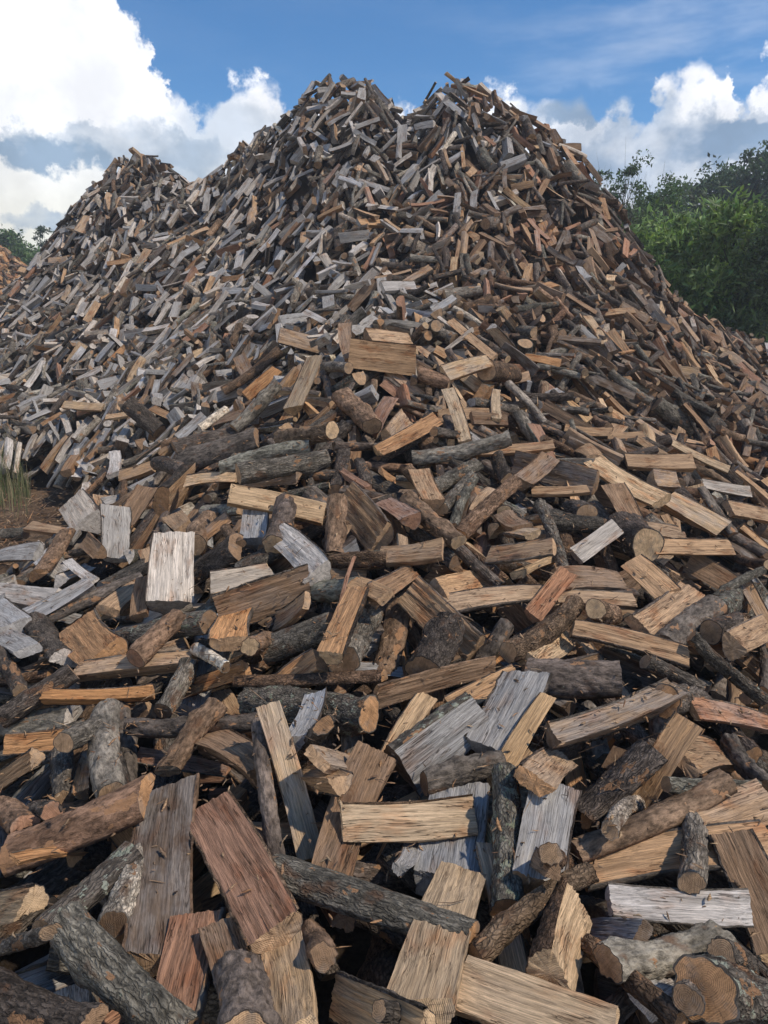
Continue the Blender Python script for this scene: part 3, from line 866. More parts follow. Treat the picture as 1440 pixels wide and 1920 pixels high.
def cast_hero(h):
    (xa, ya), (xb, yb) = h['a'], h['b']
    ra, rb = ray(xa, ya), ray(xb, yb); rm = (ra + rb) / 2
    # where the view through its middle meets the heap
    ds = np.linspace(1.0, 17, 640)
    pm = CAM + rm[None] * ds[:, None]
    hit = pm[:, 2] < np.maximum(Hs(pm[:, 0], pm[:, 1]), 0)
    D = ds[np.argmax(hit)] if hit.any() else 8.0
    c = CAM + rm * D; e = .22
    n = np.array([-(Hs(c[0] + e, c[1]) - Hs(c[0] - e, c[1])) / (2 * e), -(Hs(c[0], c[1] + e) - Hs(c[0], c[1] - e)) / (2 * e), 1.0]); n /= np.linalg.norm(n)
    if n @ rm > -.12 * np.linalg.norm(rm): n = n - rm / np.linalg.norm(rm) * .35; n /= np.linalg.norm(n)
    q = (c - CAM) @ n
    Da, Db = q / (ra @ n), q / (rb @ n)
    if not (0 < Da < D * 1.35): Da = D * (1.15 if ya < yb else .85)
    if not (0 < Db < D * 1.35): Db = D * (1.15 if yb < ya else .85)
    ratio = 1.0 if h['sh'] == 'r' else {'s': .42, 'h': .45, 'w': .7}[h['sh']]
    best = None
    ks = np.linspace(.84, 1.10, 40); s = np.linspace(.04, .96, 11)
    roll = math.radians(h['roll']) + RNG.normal(0, .06)
    view = -rm / np.linalg.norm(rm)
    up = n * .55 + view * .6
    cs = CS[h['sh']][1::2]
    for tau in np.linspace(-.10, .10, 9):
        A = CAM + ra * Da * (1 + tau); B = CAM + rb * Db * (1 - tau)
        L0 = np.linalg.norm(B - A)
        w = h['w'] / F * D
        R = frame(A, B, up if abs(up @ (B - A)) < .93 * np.linalg.norm(up) * L0 else up + np.array([0, 0, .8]), roll)
        o = np.outer(cs[:, 0] * w * .8, R[:, 1]) + np.outer(cs[:, 1] * w * ratio * .8, R[:, 2])
        ax = A[None] * (1 - s[:, None]) + B[None] * s[:, None]
        Q = (ax[:, None] + o[None]).reshape(-1, 3) - CAM
        P = CAM + ks[:, None, None] * Q[None]
        cl = P[..., 2] - heights(P[..., 0], P[..., 1])
        mn = np.partition(cl, 5, 1)[:, 5]
        bad = mn < -.012
        i = int(np.argmax(bad)) - 1 if bad.any() else len(ks) - 1
        i = max(i, 0); k = ks[i]; k = max(k, .955 if h['rank'] <= 2 else .93); L = L0 * k
        sc = float(np.mean(np.clip(cl[i], -.05, 1))) + 1.5 * max(0, L - .62) + 1.5 * max(0, .27 - L) + .3 * abs(tau) + (.5 if mn[i] < -.05 else 0) + .2 * abs(k - 1)
        if best is None or sc < best[0]: best = (sc, A, B, k, R)
    _, A, B, k, R = best
    A = CAM + (A - CAM) * k; B = CAM + (B - CAM) * k
    mid = (A + B) / 2; d = (mid - CAM); Dm = d[1] * CP - d[2] * SP
    W = h['w'] * Dm / F
    ax = (B - A) / np.linalg.norm(B - A)
    if abs(up @ ax) > .93 * np.linalg.norm(up): up = up + np.array([0, 0, .8])
    h['k'] = k
    add_log(A, B, W, W * ratio, h['sh'], roll, h['wt'], h['bt'], up, hero=h, ec=h['ec'])
H.sort(key=lambda h: (h['rank'], (h['a'][1] + h['b'][1])))
for h in H: cast_hero(h)
hl = [np.linalg.norm(l['P1'] - l['P0']) for l in LOGS if l['hero']]
print('hero k', np.percentile([h['k'] for h in H], [0, 10, 50, 90, 100]).round(2))
print('heroes', len(H), 'len', np.percentile(hl, [0, 10, 50, 90, 100]).round(2))

print('logs', len(LOGS))
# ------------------------------------------------------------------ which ones show, and how large
RW, RH = 360, 480
def visibility():
    zb = np.full(RW * RH, 1e9, np.float64); ob = np.full(RW * RH, -1, np.int64)
    ids, ux, dz = [], [], []
    for n, l in enumerate(LOGS):
        mid = (l['P0'] + l['P1']) / 2; px, py, D = project(mid)
        wpx = l['W'] * F / D / 4; lpx = np.linalg.norm(l['P1'] - l['P0']) * F / D / 4
        l['lpx'] = float(lpx * 4); l['wpx'] = float(wpx * 4); l['D'] = float(D); l['c'] = (float(px), float(py))
        if not (-200 < px < 1640 and -200 < py < 2150): l['vis'] = 0; continue
        a = max(2, int(lpx * 1.3)); b = max(2, int(wpx * 1.5))
        s = np.linspace(0, 1, a)[:, None]; q = np.linspace(-.46, .46, b)[None, :]
        P = l['P0'] + (l['P1'] - l['P0']) * s[..., None]
        lat = np.cross(mid - CAM, l['P1'] - l['P0']); lat /= np.linalg.norm(lat) + 1e-9
        P = P + lat * (q[..., None] * min(l['W'], 2 * l['T']))
        x, y, d = project(P.reshape(-1, 3))
        d = d - l['T'] * .4
        i = (x / 4).astype(int); j = (y / 4).astype(int)
        ok = (i >= 0) & (i < RW) & (j >= 0) & (j < RH)
        ux.append((j * RW + i)[ok]); dz.append(d[ok]); ids.append(np.full(int(ok.sum()), n))
    ux, dz, ids = np.concatenate(ux), np.concatenate(dz), np.concatenate(ids)
    o = np.argsort(-dz, kind='stable')
    ob[ux[o]] = ids[o]
    cnt = np.bincount(ob[ob >= 0], minlength=len(LOGS))
    for n, l in enumerate(LOGS): l['vis'] = int(cnt[n])
    return ob
# loose filling that would poke up through one of the told-apart logs is taken away again
low = lambda l, r: not l['hero'] or (l['hero']['rank'] <= r and not l['hero']['nm'])
for low_, lim in ((-1, 3), (-1, 3), (1, 5), (2, 9), (-1, 3)):
    allv = LOGS; full = visibility()
    LOGS = [l for l in allv if l['hero'] and l['hero']['rank'] > low_]; only = visibility()
    hide = {}
    m = (only >= 0) & (full >= 0)
    for a_ in full[m]:
        if low(allv[a_], low_): hide[a_] = hide.get(a_, 0) + 1
    gone = {k for k, v in hide.items() if v >= lim and allv[k]['c'][1] > 640}
    LOGS = [l for k, l in enumerate(allv) if k not in gone]
    print('taken away', len(gone))
visibility()
def kind_of(l):
    if l['shape'] != 'r': return 'split_log'
    return 'round_log' if l['W'] > .052 else 'branch'
for l in LOGS: l['kind'] = kind_of(l)
CAPS = {'split_log': 300, 'round_log': 230, 'branch': 70}
for kname, capn in CAPS.items():
    c = sorted((l for l in LOGS if l['kind'] == kname), key=lambda l: (-(l['hero'] is not None and l['vis'] > 2), -l['vis']))
    for l in c[:capn]:
        if l['vis'] >= 3: l['single'] = True
print('singles', sum('single' in l for l in LOGS), 'hidden', sum(l['vis'] == 0 for l in LOGS))

# ------------------------------------------------------------------ the shape of one log
def interp_matrix(n, k, closed=False):
    if closed: u = np.arange(n) / n * k
    else: u = np.linspace(0, k - 1 - 1e-6, n)
    i = np.floor(u).astype(int); a = u - i; a = a * a * (3 - 2 * a)
    M = np.zeros((n, k)); M[np.arange(n), i % k] += 1 - a; M[np.arange(n), (i + 1) % k] += a
    return M
_IM = {}
def IM(n, k, c=False):
    key = (n, k, c)
    if key not in _IM: _IM[key] = interp_matrix(n, k, c)
    return _IM[key]
def noise2(M, K, a, b, r):
    a = max(2, min(int(a), M)); b = max(3, min(int(b), K))
    return IM(M, a) @ (r.random((a, b)) - .5) @ IM(K, b, True).T
def section(shape, W, T, r, K):
    """closed outline in (y, z), starting edges at corners; edges: (first, last, 'w' or 'b')"""
    j = lambda s: r.normal(0, s)
    if shape == 'r':
        a = np.arange(K) / K * 2 * math.pi
        el = r.uniform(.9, 1.0)
        rad = 1 + .05 * np.sin(2 * a + r.uniform(0, 6)) + .035 * np.sin(3 * a + r.uniform(0, 6))
        return np.stack([W / 2 * np.cos(a) * rad, T / 2 * el * np.sin(a) * rad], 1), [(0, K, 'b')], (W * j(.05), T * j(.05))
    if shape == 'h':
        A, B = (-W / 2, T * (.42 + j(.06))), (W / 2, T * (.42 + j(.06)))
        segs = [(B, A, 'w', j(.05) * T), (A, B, 'b', T * .88)]
        pith = (W * j(.08), T * (.45 + abs(j(.1))))
    elif shape == 'w':
        A, B, C = (-W / 2, T * (.45 + j(.05))), (W / 2, T * (.40 + j(.08))), (-W * (.12 + j(.15)), -T * .5)
        segs = [(B, A, 'w', j(.05) * T), (A, C, 'w', j(.05) * T), (C, B, 'b', W * .16)]
        pith = (A[0] * 1.05, A[1] * 1.1)
    else:
        A, B = (-W / 2, T * (.46 + j(.05))), (W / 2, T * (.42 + j(.07)))
        C, D = (W * (.45 + j(.05)), -T * (.46 + j(.06))), (-W * (.42 + j(.06)), -T * (.44 + j(.06)))
        side = r.random() < .55
        segs = [(B, A, 'w', j(.05) * T), (A, D, 'w', j(.05) * T), (D, C, 'w', j(.05) * T), (C, B, 'b' if side else 'w', T * .10)]
        pith = (-W * r.uniform(.4, 1.1), -T * r.uniform(.2, 1.4))
    ln = [math.dist(a, b) + abs(bu) * 1.2 for a, b, k, bu in segs]
    tot = sum(ln); ns = [max(1, round(K * q / tot)) for q in ln]
    ns = [max(n, 3) if s[2] == 'b' and abs(s[3]) > .1 * T else n for n, s in zip(ns, segs)]
    P, E = [], []
    for (a, b, k, bu), n in zip(segs, ns):
        a, b = np.array(a), np.array(b); d = b - a; nm = np.array([d[1], -d[0]]); nm = nm / (np.linalg.norm(nm) + 1e-9)
        t = np.arange(n) / n
        f = np.sqrt(np.maximum(0, 1 - (2 * t - 1) ** 2)) if abs(bu) > .3 * T else 4 * t * (1 - t)
        i0 = len(P)
        for q, ff in zip(t, f): P.append(a + d * q + nm * bu * ff)
        E.append((i0, len(P), k))
    return np.array(P), E, pith
def build_log(l, M, K, world):
    """patches of one log: {'wood','bark','end0','end1'} -> (verts, quads, tris, lp, tone)"""
    r = np.random.default_rng(l['seed'])
    L = float(np.linalg.norm(l['P1'] - l['P0'])); W, T = l['W'], l['T']
    S, E, pith = section(l['shape'], W, T, r, K)
    K = len(S); fine = M > 8
    s = np.linspace(0, 1, M)
    # outward normals of the outline (anticlockwise or not, point away from the middle)
    d = np.roll(S, -1, 0) - np.roll(S, 1, 0); N = np.stack([d[:, 1], -d[:, 0]], 1); N /= np.linalg.norm(N, axis=1)[:, None] + 1e-9
    c = S.mean(0); sg = np.sign(((S - c) * N).sum(1)); N *= np.where(sg == 0, 1, sg)[:, None]
    tap0, tap1 = 1 + r.uniform(-.12, .10), 1 + r.uniform(-.2, .16)
    if l['shape'] == 'r': tap0, tap1 = 1 + r.uniform(-.04, .04), 1 - r.uniform(0, .16)
    sc = tap0 + (tap1 - tap0) * s
    bend = r.normal(0, .024, 2) * L if l['shape'] != 'r' else r.normal(0, .03, 2) * L
    bend = np.clip(bend, -.03 * L, .03 * L) * (0.4 if W > .38 * L else 1)
    if l['hero'] and l['hero'].get('bend'): bend = np.array(l['hero']['bend']) * L
    cvx = (4 * s * (1 - s) - .66)
    tw = (s - .5) * (r.normal(0, .16) if l['shape'] != 'r' else 0); ct, st_ = np.cos(tw), np.sin(tw)
    S0, S1 = S[None, :, 0] * ct[:, None] - S[None, :, 1] * st_[:, None], S[None, :, 0] * st_[:, None] + S[None, :, 1] * ct[:, None]
    Y = S0 * sc[:, None] + (bend[0] * cvx)[:, None]
    Z = S1 * (1 + (sc - 1) * .7)[:, None] + (bend[1] * cvx)[:, None]
    isb = np.zeros(K, bool)
    for i0, i1, k in E:
        if k == 'b': isb[i0:i1] = True
    if M > 2:
        dw = noise2(M, K, 3, K * .3, r) * .07 * T
        if fine: dw = dw + noise2(M, K, 5, K, r) * min(.004, .055 * T) + noise2(M, K, M * .5, K, r) * .0015
        if fine:
            q_ = noise2(M, K, 3, K * .55, r); dw = dw + np.round(q_ * 7) / 7 * min(.006, .08 * T)
        db = noise2(M, K, M * .35, K * .22, r) * .10 * T
        if fine: db = db + noise2(M, K, M, K * .5, r) * min(.006, .09 * T)
        if l['shape'] == 'r' : # a knot or two
            for _ in range(r.integers(0, 3)):
                km, kk = r.uniform(.15, .85), r.uniform(0, K); dk = np.minimum(abs(np.arange(K) - kk), K - abs(np.arange(K) - kk)) / K
                db = db + .16 * T * np.exp(-((s[:, None] - km) * L / (W * .4)) ** 2 - (dk[None] / .09) ** 2)
        dd = np.where(isb[None], db, dw)
        Y = Y + N[None, :, 0] * dd; Z = Z + N[None, :, 1] * dd
    x = (s - .5) * L
    X = np.repeat(x[:, None], K, 1)
    t0, t1 = r.normal(0, .10, 2), r.normal(0, .10, 2)
    if l['shape'] == 'r' and r.random() < .25: t1 = r.normal(0, .45, 2)
    w0, w1 = np.clip(1 - s * 4, 0, 1)[:, None], np.clip(s * 4 - 3, 0, 1)[:, None]
    X = X + w0 * (t0[0] * S[None, :, 0] + t0[1] * S[None, :, 1]) + w1 * (t1[0] * S[None, :, 0] + t1[1] * S[None, :, 1])
    if fine and l['shape'] != 'r':                              # torn, uneven ends of the fibres
        X[0] -= abs(noise2(2, K, 2, K * .3, r)[0]) * .007; X[-1] += abs(noise2(2, K, 2, K * .3, r)[1]) * .007
    off = (l['seed'] % 499) * 2.0
    LPx, LPy, LPz = X + off, Y - pith[0], Z - pith[1]
    out = {}
    def grid(X, Y, Z, ly, lz, col, al, lx=None):
        m, k = X.shape
        V = np.stack([X, Y, Z], -1).reshape(-1, 3); lp = np.stack([(X + off) if lx is None else lx, ly, lz], -1).reshape(-1, 3)
        i = np.arange(m - 1)[:, None] * k + np.arange(k - 1)[None]
        Q = np.stack([i, i + 1, i + k + 1, i + k], -1).reshape(-1, 4)
        tone = np.tile(np.array([*col, al], np.float32), (len(V), 1))
        return V, Q, lp, tone
    def merge(parts):
        V, Q, LP, TN, n = [], [], [], [], 0
        for v, q, lp, tn in parts: V.append(v); Q.append(q + n); LP.append(lp); TN.append(tn); n += len(v)
        return np.concatenate(V), np.concatenate(Q), np.zeros((0, 3), int), np.concatenate(LP), np.concatenate(TN)
    tb = min(.007, .07 * W) if fine else .0
    wood, bark = [], []
    gap = None
    OX, OY, OZ = X.copy(), Y.copy(), Z.copy()
    for i0, i1, k in E:
        idx = np.arange(i0, i1 + 1) % K
        if k == 'w':
            wc = l['wc'] * r.uniform(.86, 1.08)
            wood.append(grid(X[:, idx], Y[:, idx], Z[:, idx], LPy[:, idx], LPz[:, idx], wc, l['grey']))
        else:
            bx, by, bz = X[:, idx], Y[:, idx], Z[:, idx]
            if tb and l['shape'] != 'r':
                ny_, nz_ = N[idx, 0] * tb, N[idx, 1] * tb
                oy, oz = by + ny_, bz + nz_
                if fine:
                    oy = oy + 0; 
                OY[:, idx[1:-1]] = oy[:, 1:-1]; OZ[:, idx[1:-1]] = oz[:, 1:-1]
                bx = np.concatenate([bx[:, :1], bx, bx[:, -1:]], 1)
                by = np.concatenate([by[:, :1], oy, by[:, -1:]], 1); bz = np.concatenate([bz[:, :1], oz, bz[:, -1:]], 1)
            bark.append(grid(bx, by, bz, by - pith[0], bz - pith[1], l['bc'], l['lich']))
    if wood: out['wood'] = merge(wood)
    if bark: out['bark'] = merge(bark)
    for e, m in ((0, 0), (1, M - 1)):
        ex, ey, ez = OX[m], OY[m], OZ[m]; cc = np.array([ex.mean(), ey.mean(), ez.mean()])
        R0 = np.stack([ex, ey, ez], -1)
        if K >= 14:
            fr = .955 if l['shape'] != 'r' else .93
            R1 = cc + (R0 - cc) * fr; R2 = cc + (R0 - cc) * .55
            R2[:, 0] += (r.random(K) - .5) * .001
            rings = [R0, R1, R1, R2]
            wcol = np.tile([*l['ec'], 0], (K, 1)); bcol = np.where(isb[:, None], np.array([*(l['bc'] * .8), 0]), wcol)
            cols = [bcol, bcol, wcol, wcol]
        else:
            rings = [R0]; cols = [np.tile([*l['ec'], 0], (K, 1))]
        V = np.concatenate(rings + [cc[None]]); TN = np.concatenate(cols + [np.array([[*l['ec'], 0]])])
        Q, Tt = [], []
        a = np.arange(K); b = (a + 1) % K
        if len(rings) == 4:
            Q.append(np.stack([a, b, K + b, K + a], 1)); Q.append(np.stack([2 * K + a, 2 * K + b, 3 * K + b, 3 * K + a], 1))
        last = (len(rings) - 1) * K
        Tt = np.stack([last + a, last + b, np.full(K, len(V) - 1)], 1)
        Q = np.concatenate(Q) if Q else np.zeros((0, 4), int)
        lp = np.stack([np.full(len(V), off + e * 3.0), V[:, 1] - pith[0], V[:, 2] - pith[1]], 1)
        out['end%d' % e] = (V, Q, Tt, lp, TN)
    if world:
        mid = (l['P0'] + l['P1']) / 2; Rm = l['R']
        for k in out:
            v = out[k]; out[k] = (v[0] @ Rm.T + mid, *v[1:])
    return out

# ------------------------------------------------------------------ ground and the heap's dark core
def ground_sheet():
    a = np.concatenate([-np.geomspace(600, 9.2, 16), np.arange(-9, 9.01, .15), np.geomspace(9.2, 600, 16)])
    b = np.concatenate([-np.geomspace(600, 3.2, 12), np.arange(-3, 20, .15), np.geomspace(20.2, 800, 18)])
    x, y = np.meshgrid(a, b)
    z = (vnoise(x, y, .9, 11) * .05 + vnoise(x, y, .33, 12) * .025) * (np.abs(x) < 12) * (y < 22) - .03
    k = len(a); i = np.arange(len(b) - 1)[:, None] * k + np.arange(k - 1)[None]
    Q = np.stack([i, i + 1, i + k + 1, i + k], -1).reshape(-1, 4)
    return mesh_from('ground', np.stack([x, y, z], -1), Q, mats=[M_GROUND])
link('ground', ground_sheet(), kind='structure')
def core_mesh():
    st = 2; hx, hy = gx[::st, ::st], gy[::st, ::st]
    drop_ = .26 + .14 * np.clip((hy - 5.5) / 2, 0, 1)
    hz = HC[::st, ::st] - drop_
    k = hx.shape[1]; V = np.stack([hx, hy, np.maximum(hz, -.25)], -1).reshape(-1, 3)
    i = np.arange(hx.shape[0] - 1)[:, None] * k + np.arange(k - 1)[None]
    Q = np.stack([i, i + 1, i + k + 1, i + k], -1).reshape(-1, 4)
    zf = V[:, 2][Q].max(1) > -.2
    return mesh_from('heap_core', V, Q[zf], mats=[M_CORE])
link('heap_ground', core_mesh(), kind='structure')  # mound added under the logs, coloured dark as the shade in their gaps

# ------------------------------------------------------------------ single logs with their parts
M_OF = {'wood': M_WOOD, 'bark': M_BARK, 'end0': M_END, 'end1': M_END}
PART = {'wood': 'split_wood', 'bark': 'bark', 'end0': 'cut_end', 'end1': 'cut_end'}
tri_total = 0
def make_single(l):
    global tri_total
    big = l['lpx']
    if big > 150: M, K = 30, 56
    elif big > 80: M, K = 18, 30
    else: M, K = 10, 18
    if l['wpx'] > 60: K = int(K * 1.35)
    parts = build_log(l, M, K, False)
    root = bpy.data.objects.new(l['kind'], None); COL.objects.link(root)
    root.empty_display_size = .05
    mid = (l['P0'] + l['P1']) / 2
    Mx = Matrix.Identity(4)
    for a in range(3):
        for b in range(3): Mx[a][b] = float(l['R'][a, b])
        Mx[a][3] = float(mid[a])
    root.matrix_world = Mx
    for k, (V, Q, T, lp, tn) in parts.items():
        me = mesh_from(PART[k], V, Q, T, [M_OF[k]], lp=lp, tone=tn)
        link(PART[k], me, root); tri_total += 2 * len(Q) + len(T)
    l['obj'] = root
    if l['hero'] and l['hero']['nm'] == 'grey forked log':       # its second limb
        b = dict(l); b['hero'] = None; b['seed'] += 5
        L = np.linalg.norm(l['P1'] - l['P0']); lc = np.array([0, 0, 0.])
        P = at(235, 1384, 1); q = project(mid)[2]
        e0 = l['P0'] + (l['P1'] - l['P0']) * .16; tgt = CAM + ray(118, 1393) * (project(e0)[2] * .90)
        st = l.copy(); st.update(P0=e0, P1=tgt, W=l['W'] * .72, T=l['T'] * .72, seed=l['seed'] + 5, hero=None)
        st['R'] = frame(e0, tgt, np.array([0, 0, 1.0]), 0)
        inv = np.array(Mx.inverted())
        for k, (V, Q, T, lp, tn) in build_log(st, 16, 26, True).items():
            V = V @ inv[:3, :3].T + inv[:3, 3]
            link('side_limb' if k == 'bark' else 'cut_end', mesh_from('side_limb', V, Q, T, [M_OF[k]], lp=lp, tone=tn), root)
SINGLES = [l for l in LOGS if l.get('single')]
for l in SINGLES: make_single(l)
# every other log: one mass of split ones, one of round ones
def mass(name, sel, label):
    VV, QQ, TT, LP, TN, qm, tm, n = [], [], [], [], [], [], [], 0
    mi = {'wood': 0, 'bark': 1, 'end0': 2, 'end1': 2}
    for l in sel:
        if l['vis'] == 0: M, K = 2, 6
        elif l['lpx'] > 110: M, K = 14, 24
        elif l['lpx'] > 60: M, K = 7, 14
        else: M, K = 4, 9
        for k, (V, Q, T, lp, tn) in build_log(l, M, K, True).items():
            VV.append(V); QQ.append(Q + n); TT.append(T + n); LP.append(lp); TN.append(tn); n += len(V)
            qm.append(np.full(len(Q), mi[k])); tm.append(np.full(len(T), mi[k]))
    Q, T = np.concatenate(QQ), np.concatenate(TT)
    me = mesh_from(name, np.concatenate(VV), Q, T, [M_WOOD, M_BARK, M_END], np.concatenate(qm), np.concatenate(tm), np.concatenate(LP), np.concatenate(TN))
    link(name, me, kind='stuff', label=label)
    return 2 * len(Q) + len(T)
rest = [l for l in LOGS if not l.get('single')]
tri_total += mass('split_logs', [l for l in rest if l['shape'] != 'r'], 'countless small split logs heaped into the tall firewood mountain')
tri_total += mass('round_logs', [l for l in rest if l['shape'] == 'r' and l['W'] > .052], 'countless small round logs with bark scattered through the firewood mountain')
tri_total += mass('branches', [l for l in rest if l['shape'] == 'r' and l['W'] <= .052], 'countless thin sticks mixed into the firewood mountain')
print('triangles so far', tri_total)
# ------------------------------------------------------------------ what each log looks like, in words
WW = {'y': 'bright yellow', 't': 'tan', 'o': 'orange-tan', 'r': 'reddish', 'p': 'pale', 'g': 'silver-grey', 'b': 'brown', 'd': 'dark brown'}
BW = {'K': 'dark-barked', 'M': 'grey-barked', 'N': 'brown-barked', 'P': 'pale peeled', 'L': 'lichen-spotted'}
marks = [l for l in SINGLES if l['hero'] and l['hero']['nm']]
def orient(l):
    a, b = project(l['P0']), project(l['P1'])
    dx, dy = float(b[0] - a[0]), float(b[1] - a[1])
    if dx < 0: dx, dy = -dx, -dy
    if math.hypot(dx, dy) < l['lpx'] * .45: return 'end-on'
    g = math.degrees(math.atan2(-dy, dx))
    return 'level' if abs(g) < 17 else 'upright' if abs(g) > 66 else 'rising rightward' if g > 0 else 'sloping down rightward'
def look(l):
    L = np.linalg.norm(l['P1'] - l['P0']); q = l['W'] / L
    size = 'slim ' if q < .17 else 'stout ' if q > .40 else ''
    if l['shape'] == 'r': return size + BW[l['bt']] + (' stick' if l['kind'] == 'branch' else ' round log')
    face = math.cos(l['roll']) > -.2
    if l['shape'] == 's' or face: return size + WW[l['wt']] + {'s': ' board', 'h': ' half log', 'w': ' wedge'}[l['shape']]
    return size + BW[l['bt']] + {'h': ' half log', 'w': ' wedge'}[l['shape']]
def rel(l, m):
    dx, dy = l['c'][0] - m['c'][0], l['c'][1] - m['c'][1]
    if l is m: return ''
    if abs(dy) > abs(dx) * 1.2: return 'below the ' if dy > 0 else 'above the '
    return 'right of the ' if dx > 0 else 'left of the '
used = set()
def zone(l):
    px, py = l['c']
    return ('grey slope' if px < 560 else 'brown slope') if l['D'] > 6.8 else 'front heap'
for l in marks:
    nm = l['hero']['nm']; ok = nm + ', lying ' + orient(l) + ' on the ' + zone(l)
    ok = ok.replace('lying sloping', 'sloping').replace('lying rising', 'rising')
    ok = ok.replace('lying upright', 'set upright').replace('lying end-on', 'end-on')
    l['obj']['label'] = ok; used.add(ok)
for l in SINGLES:
    if l['hero'] and l['hero']['nm']: continue
    lk, orr = look(l), orient(l)
    near_ = sorted(marks, key=lambda m: math.hypot(m['c'][0] - l['c'][0], m['c'][1] - l['c'][1]))[:6]
    cands = []
    for i, m in enumerate(near_):
        base = rel(l, m) + m['hero']['nm']
        dist = math.hypot(m['c'][0] - l['c'][0], m['c'][1] - l['c'][1])
        h = 'just ' if dist < 90 else 'well ' if dist > 260 else ''
        cands += [f'{lk}, {orr}, {h}{base}']
    for i in range(len(near_)):
        for j in range(i + 1, len(near_)):
            cands.append(f'{lk}, {orr}, {rel(l, near_[i])}{near_[i]["hero"]["nm"]} and {rel(l, near_[j])}{near_[j]["hero"]["nm"]}')
    shade = 'darker' if (l['wc'].sum() if l['shape'] != 'r' else l['bc'].sum()) < (sum(WOODC[l['wt']]) if l['shape'] != 'r' else sum(BARKC[l['bt']])) else 'lighter'
    cands += [f'{shade} {c}' for c in cands[:4]] + [('short ' if np.linalg.norm(l['P1'] - l['P0']) < .38 else 'long ') + c for c in cands[:4]]
    good = [c for c in cands if c not in used and len(re.findall(r"[A-Za-z0-9][A-Za-z0-9'-]*", c)) <= 16]
    lab = good[0] if good else next((c for c in cands if c not in used), cands[0])
    used.add(lab); l['obj']['label'] = lab
CAT = {'split_log': 'firewood', 'round_log': 'log', 'branch': 'stick'}
GRP = {'split_log': 'split firewood in the heap', 'round_log': 'round logs in the heap', 'branch': 'sticks in the heap'}
for l in SINGLES:
    l['obj']['category'] = CAT[l['kind']]; l['obj']['group'] = GRP[l['kind']]

labs_ = [l['obj']['label'] for l in SINGLES]
print('labels', len(labs_), 'distinct', len(set(labs_)), 'longest', max(len(x.split()) for x in labs_))
# ------------------------------------------------------------------ slivers and chips lying on the heap and the dirt
def slivers():
    VV, QQ, LP, TN, n = [], [], [], [], 0
    def one(p, d, w, t, col):
        nonlocal n
        L = np.linalg.norm(d); x = d / L; z = np.array([0, 0, 1.0]) - x * x[2]; z /= np.linalg.norm(z) + 1e-6; y = np.cross(z, x)
        c = [p - d / 2, p + RNG.normal(0, L * .05, 3), p + d / 2]; ws = [w * .5, w, w * .15]
        V = []
        for a, q in zip(c, ws):
            for (u, v) in ((1, 0), (0, 1), (-1, 0), (0, -1)): V.append(a + y * u * q / 2 + z * v * min(q, t) / 2)
        Q = [[i * 4 + k, i * 4 + (k + 1) % 4, i * 4 + 4 + (k + 1) % 4, i * 4 + 4 + k] for i in range(2) for k in range(4)]
        VV.append(np.array(V)); QQ.append(np.array(Q) + n); n += 12
        LP.append(np.array(V) * 1.0); TN.append(np.tile([*col, .1], (12, 1)))
    keys = ['y', 't', 'o', 'b', 'd']
    for _ in range(6500):
        u = RNG.random()
        if u < .55:
            px, py = RNG.uniform(-50, 1490), RNG.triangular(650, 750, 1800)
            r = ray(px, py); ds = np.linspace(1.1, 9, 260); P = CAM + r[None] * ds[:, None]
            hit = P[:, 2] < heights(P[:, 0], P[:, 1])
            if not hit.any(): continue
            p = P[np.argmax(hit)]
        elif u < .85:
            px, py = RNG.uniform(-60, 230), RNG.uniform(915, 1060); r = ray(px, py); p = CAM + r * (-(CAMZ - .01) / r[2])
            if heights(p[0:1], p[1:2])[0] > .05: continue
        else:
            px, py = RNG.uniform(860, 1160), RNG.uniform(380, 640)
            r = ray(px, py); ds = np.linspace(6, 13, 260); P = CAM + r[None] * ds[:, None]
            hit = P[:, 2] < heights(P[:, 0], P[:, 1])
            if not hit.any(): continue
            p = P[np.argmax(hit)]
        L = RNG.triangular(.008, .013, .05) if RNG.random() < .93 else RNG.uniform(.04, .11)
        if .55 <= u < .85: L *= RNG.uniform(1.2, 3.2)
        a = RNG.uniform(0, 6.28); el = RNG.normal(0, .35)
        d = np.array([math.cos(a) * math.cos(el), math.sin(a) * math.cos(el), math.sin(el)]) * L
        col = np.array(WOODC[keys[int(RNG.integers(5))]]) * RNG.uniform(.6, 1.05)
        one(p + np.array([0, 0, abs(d[2]) / 2 + .004]), d, RNG.uniform(.002, .012) * (2 if .55 <= u < .85 else 1) if L < .04 or .55 <= u < .85 else RNG.uniform(.0015, .004), .003, col)
    me = mesh_from('wood_splinters', np.concatenate(VV), np.concatenate(QQ), None, [M_WOOD], lp=np.concatenate(LP), tone=np.concatenate(TN))
    link('wood_splinters', me, kind='stuff', label='loose wood splinters and chips strewn over the logs and dirt')
slivers()

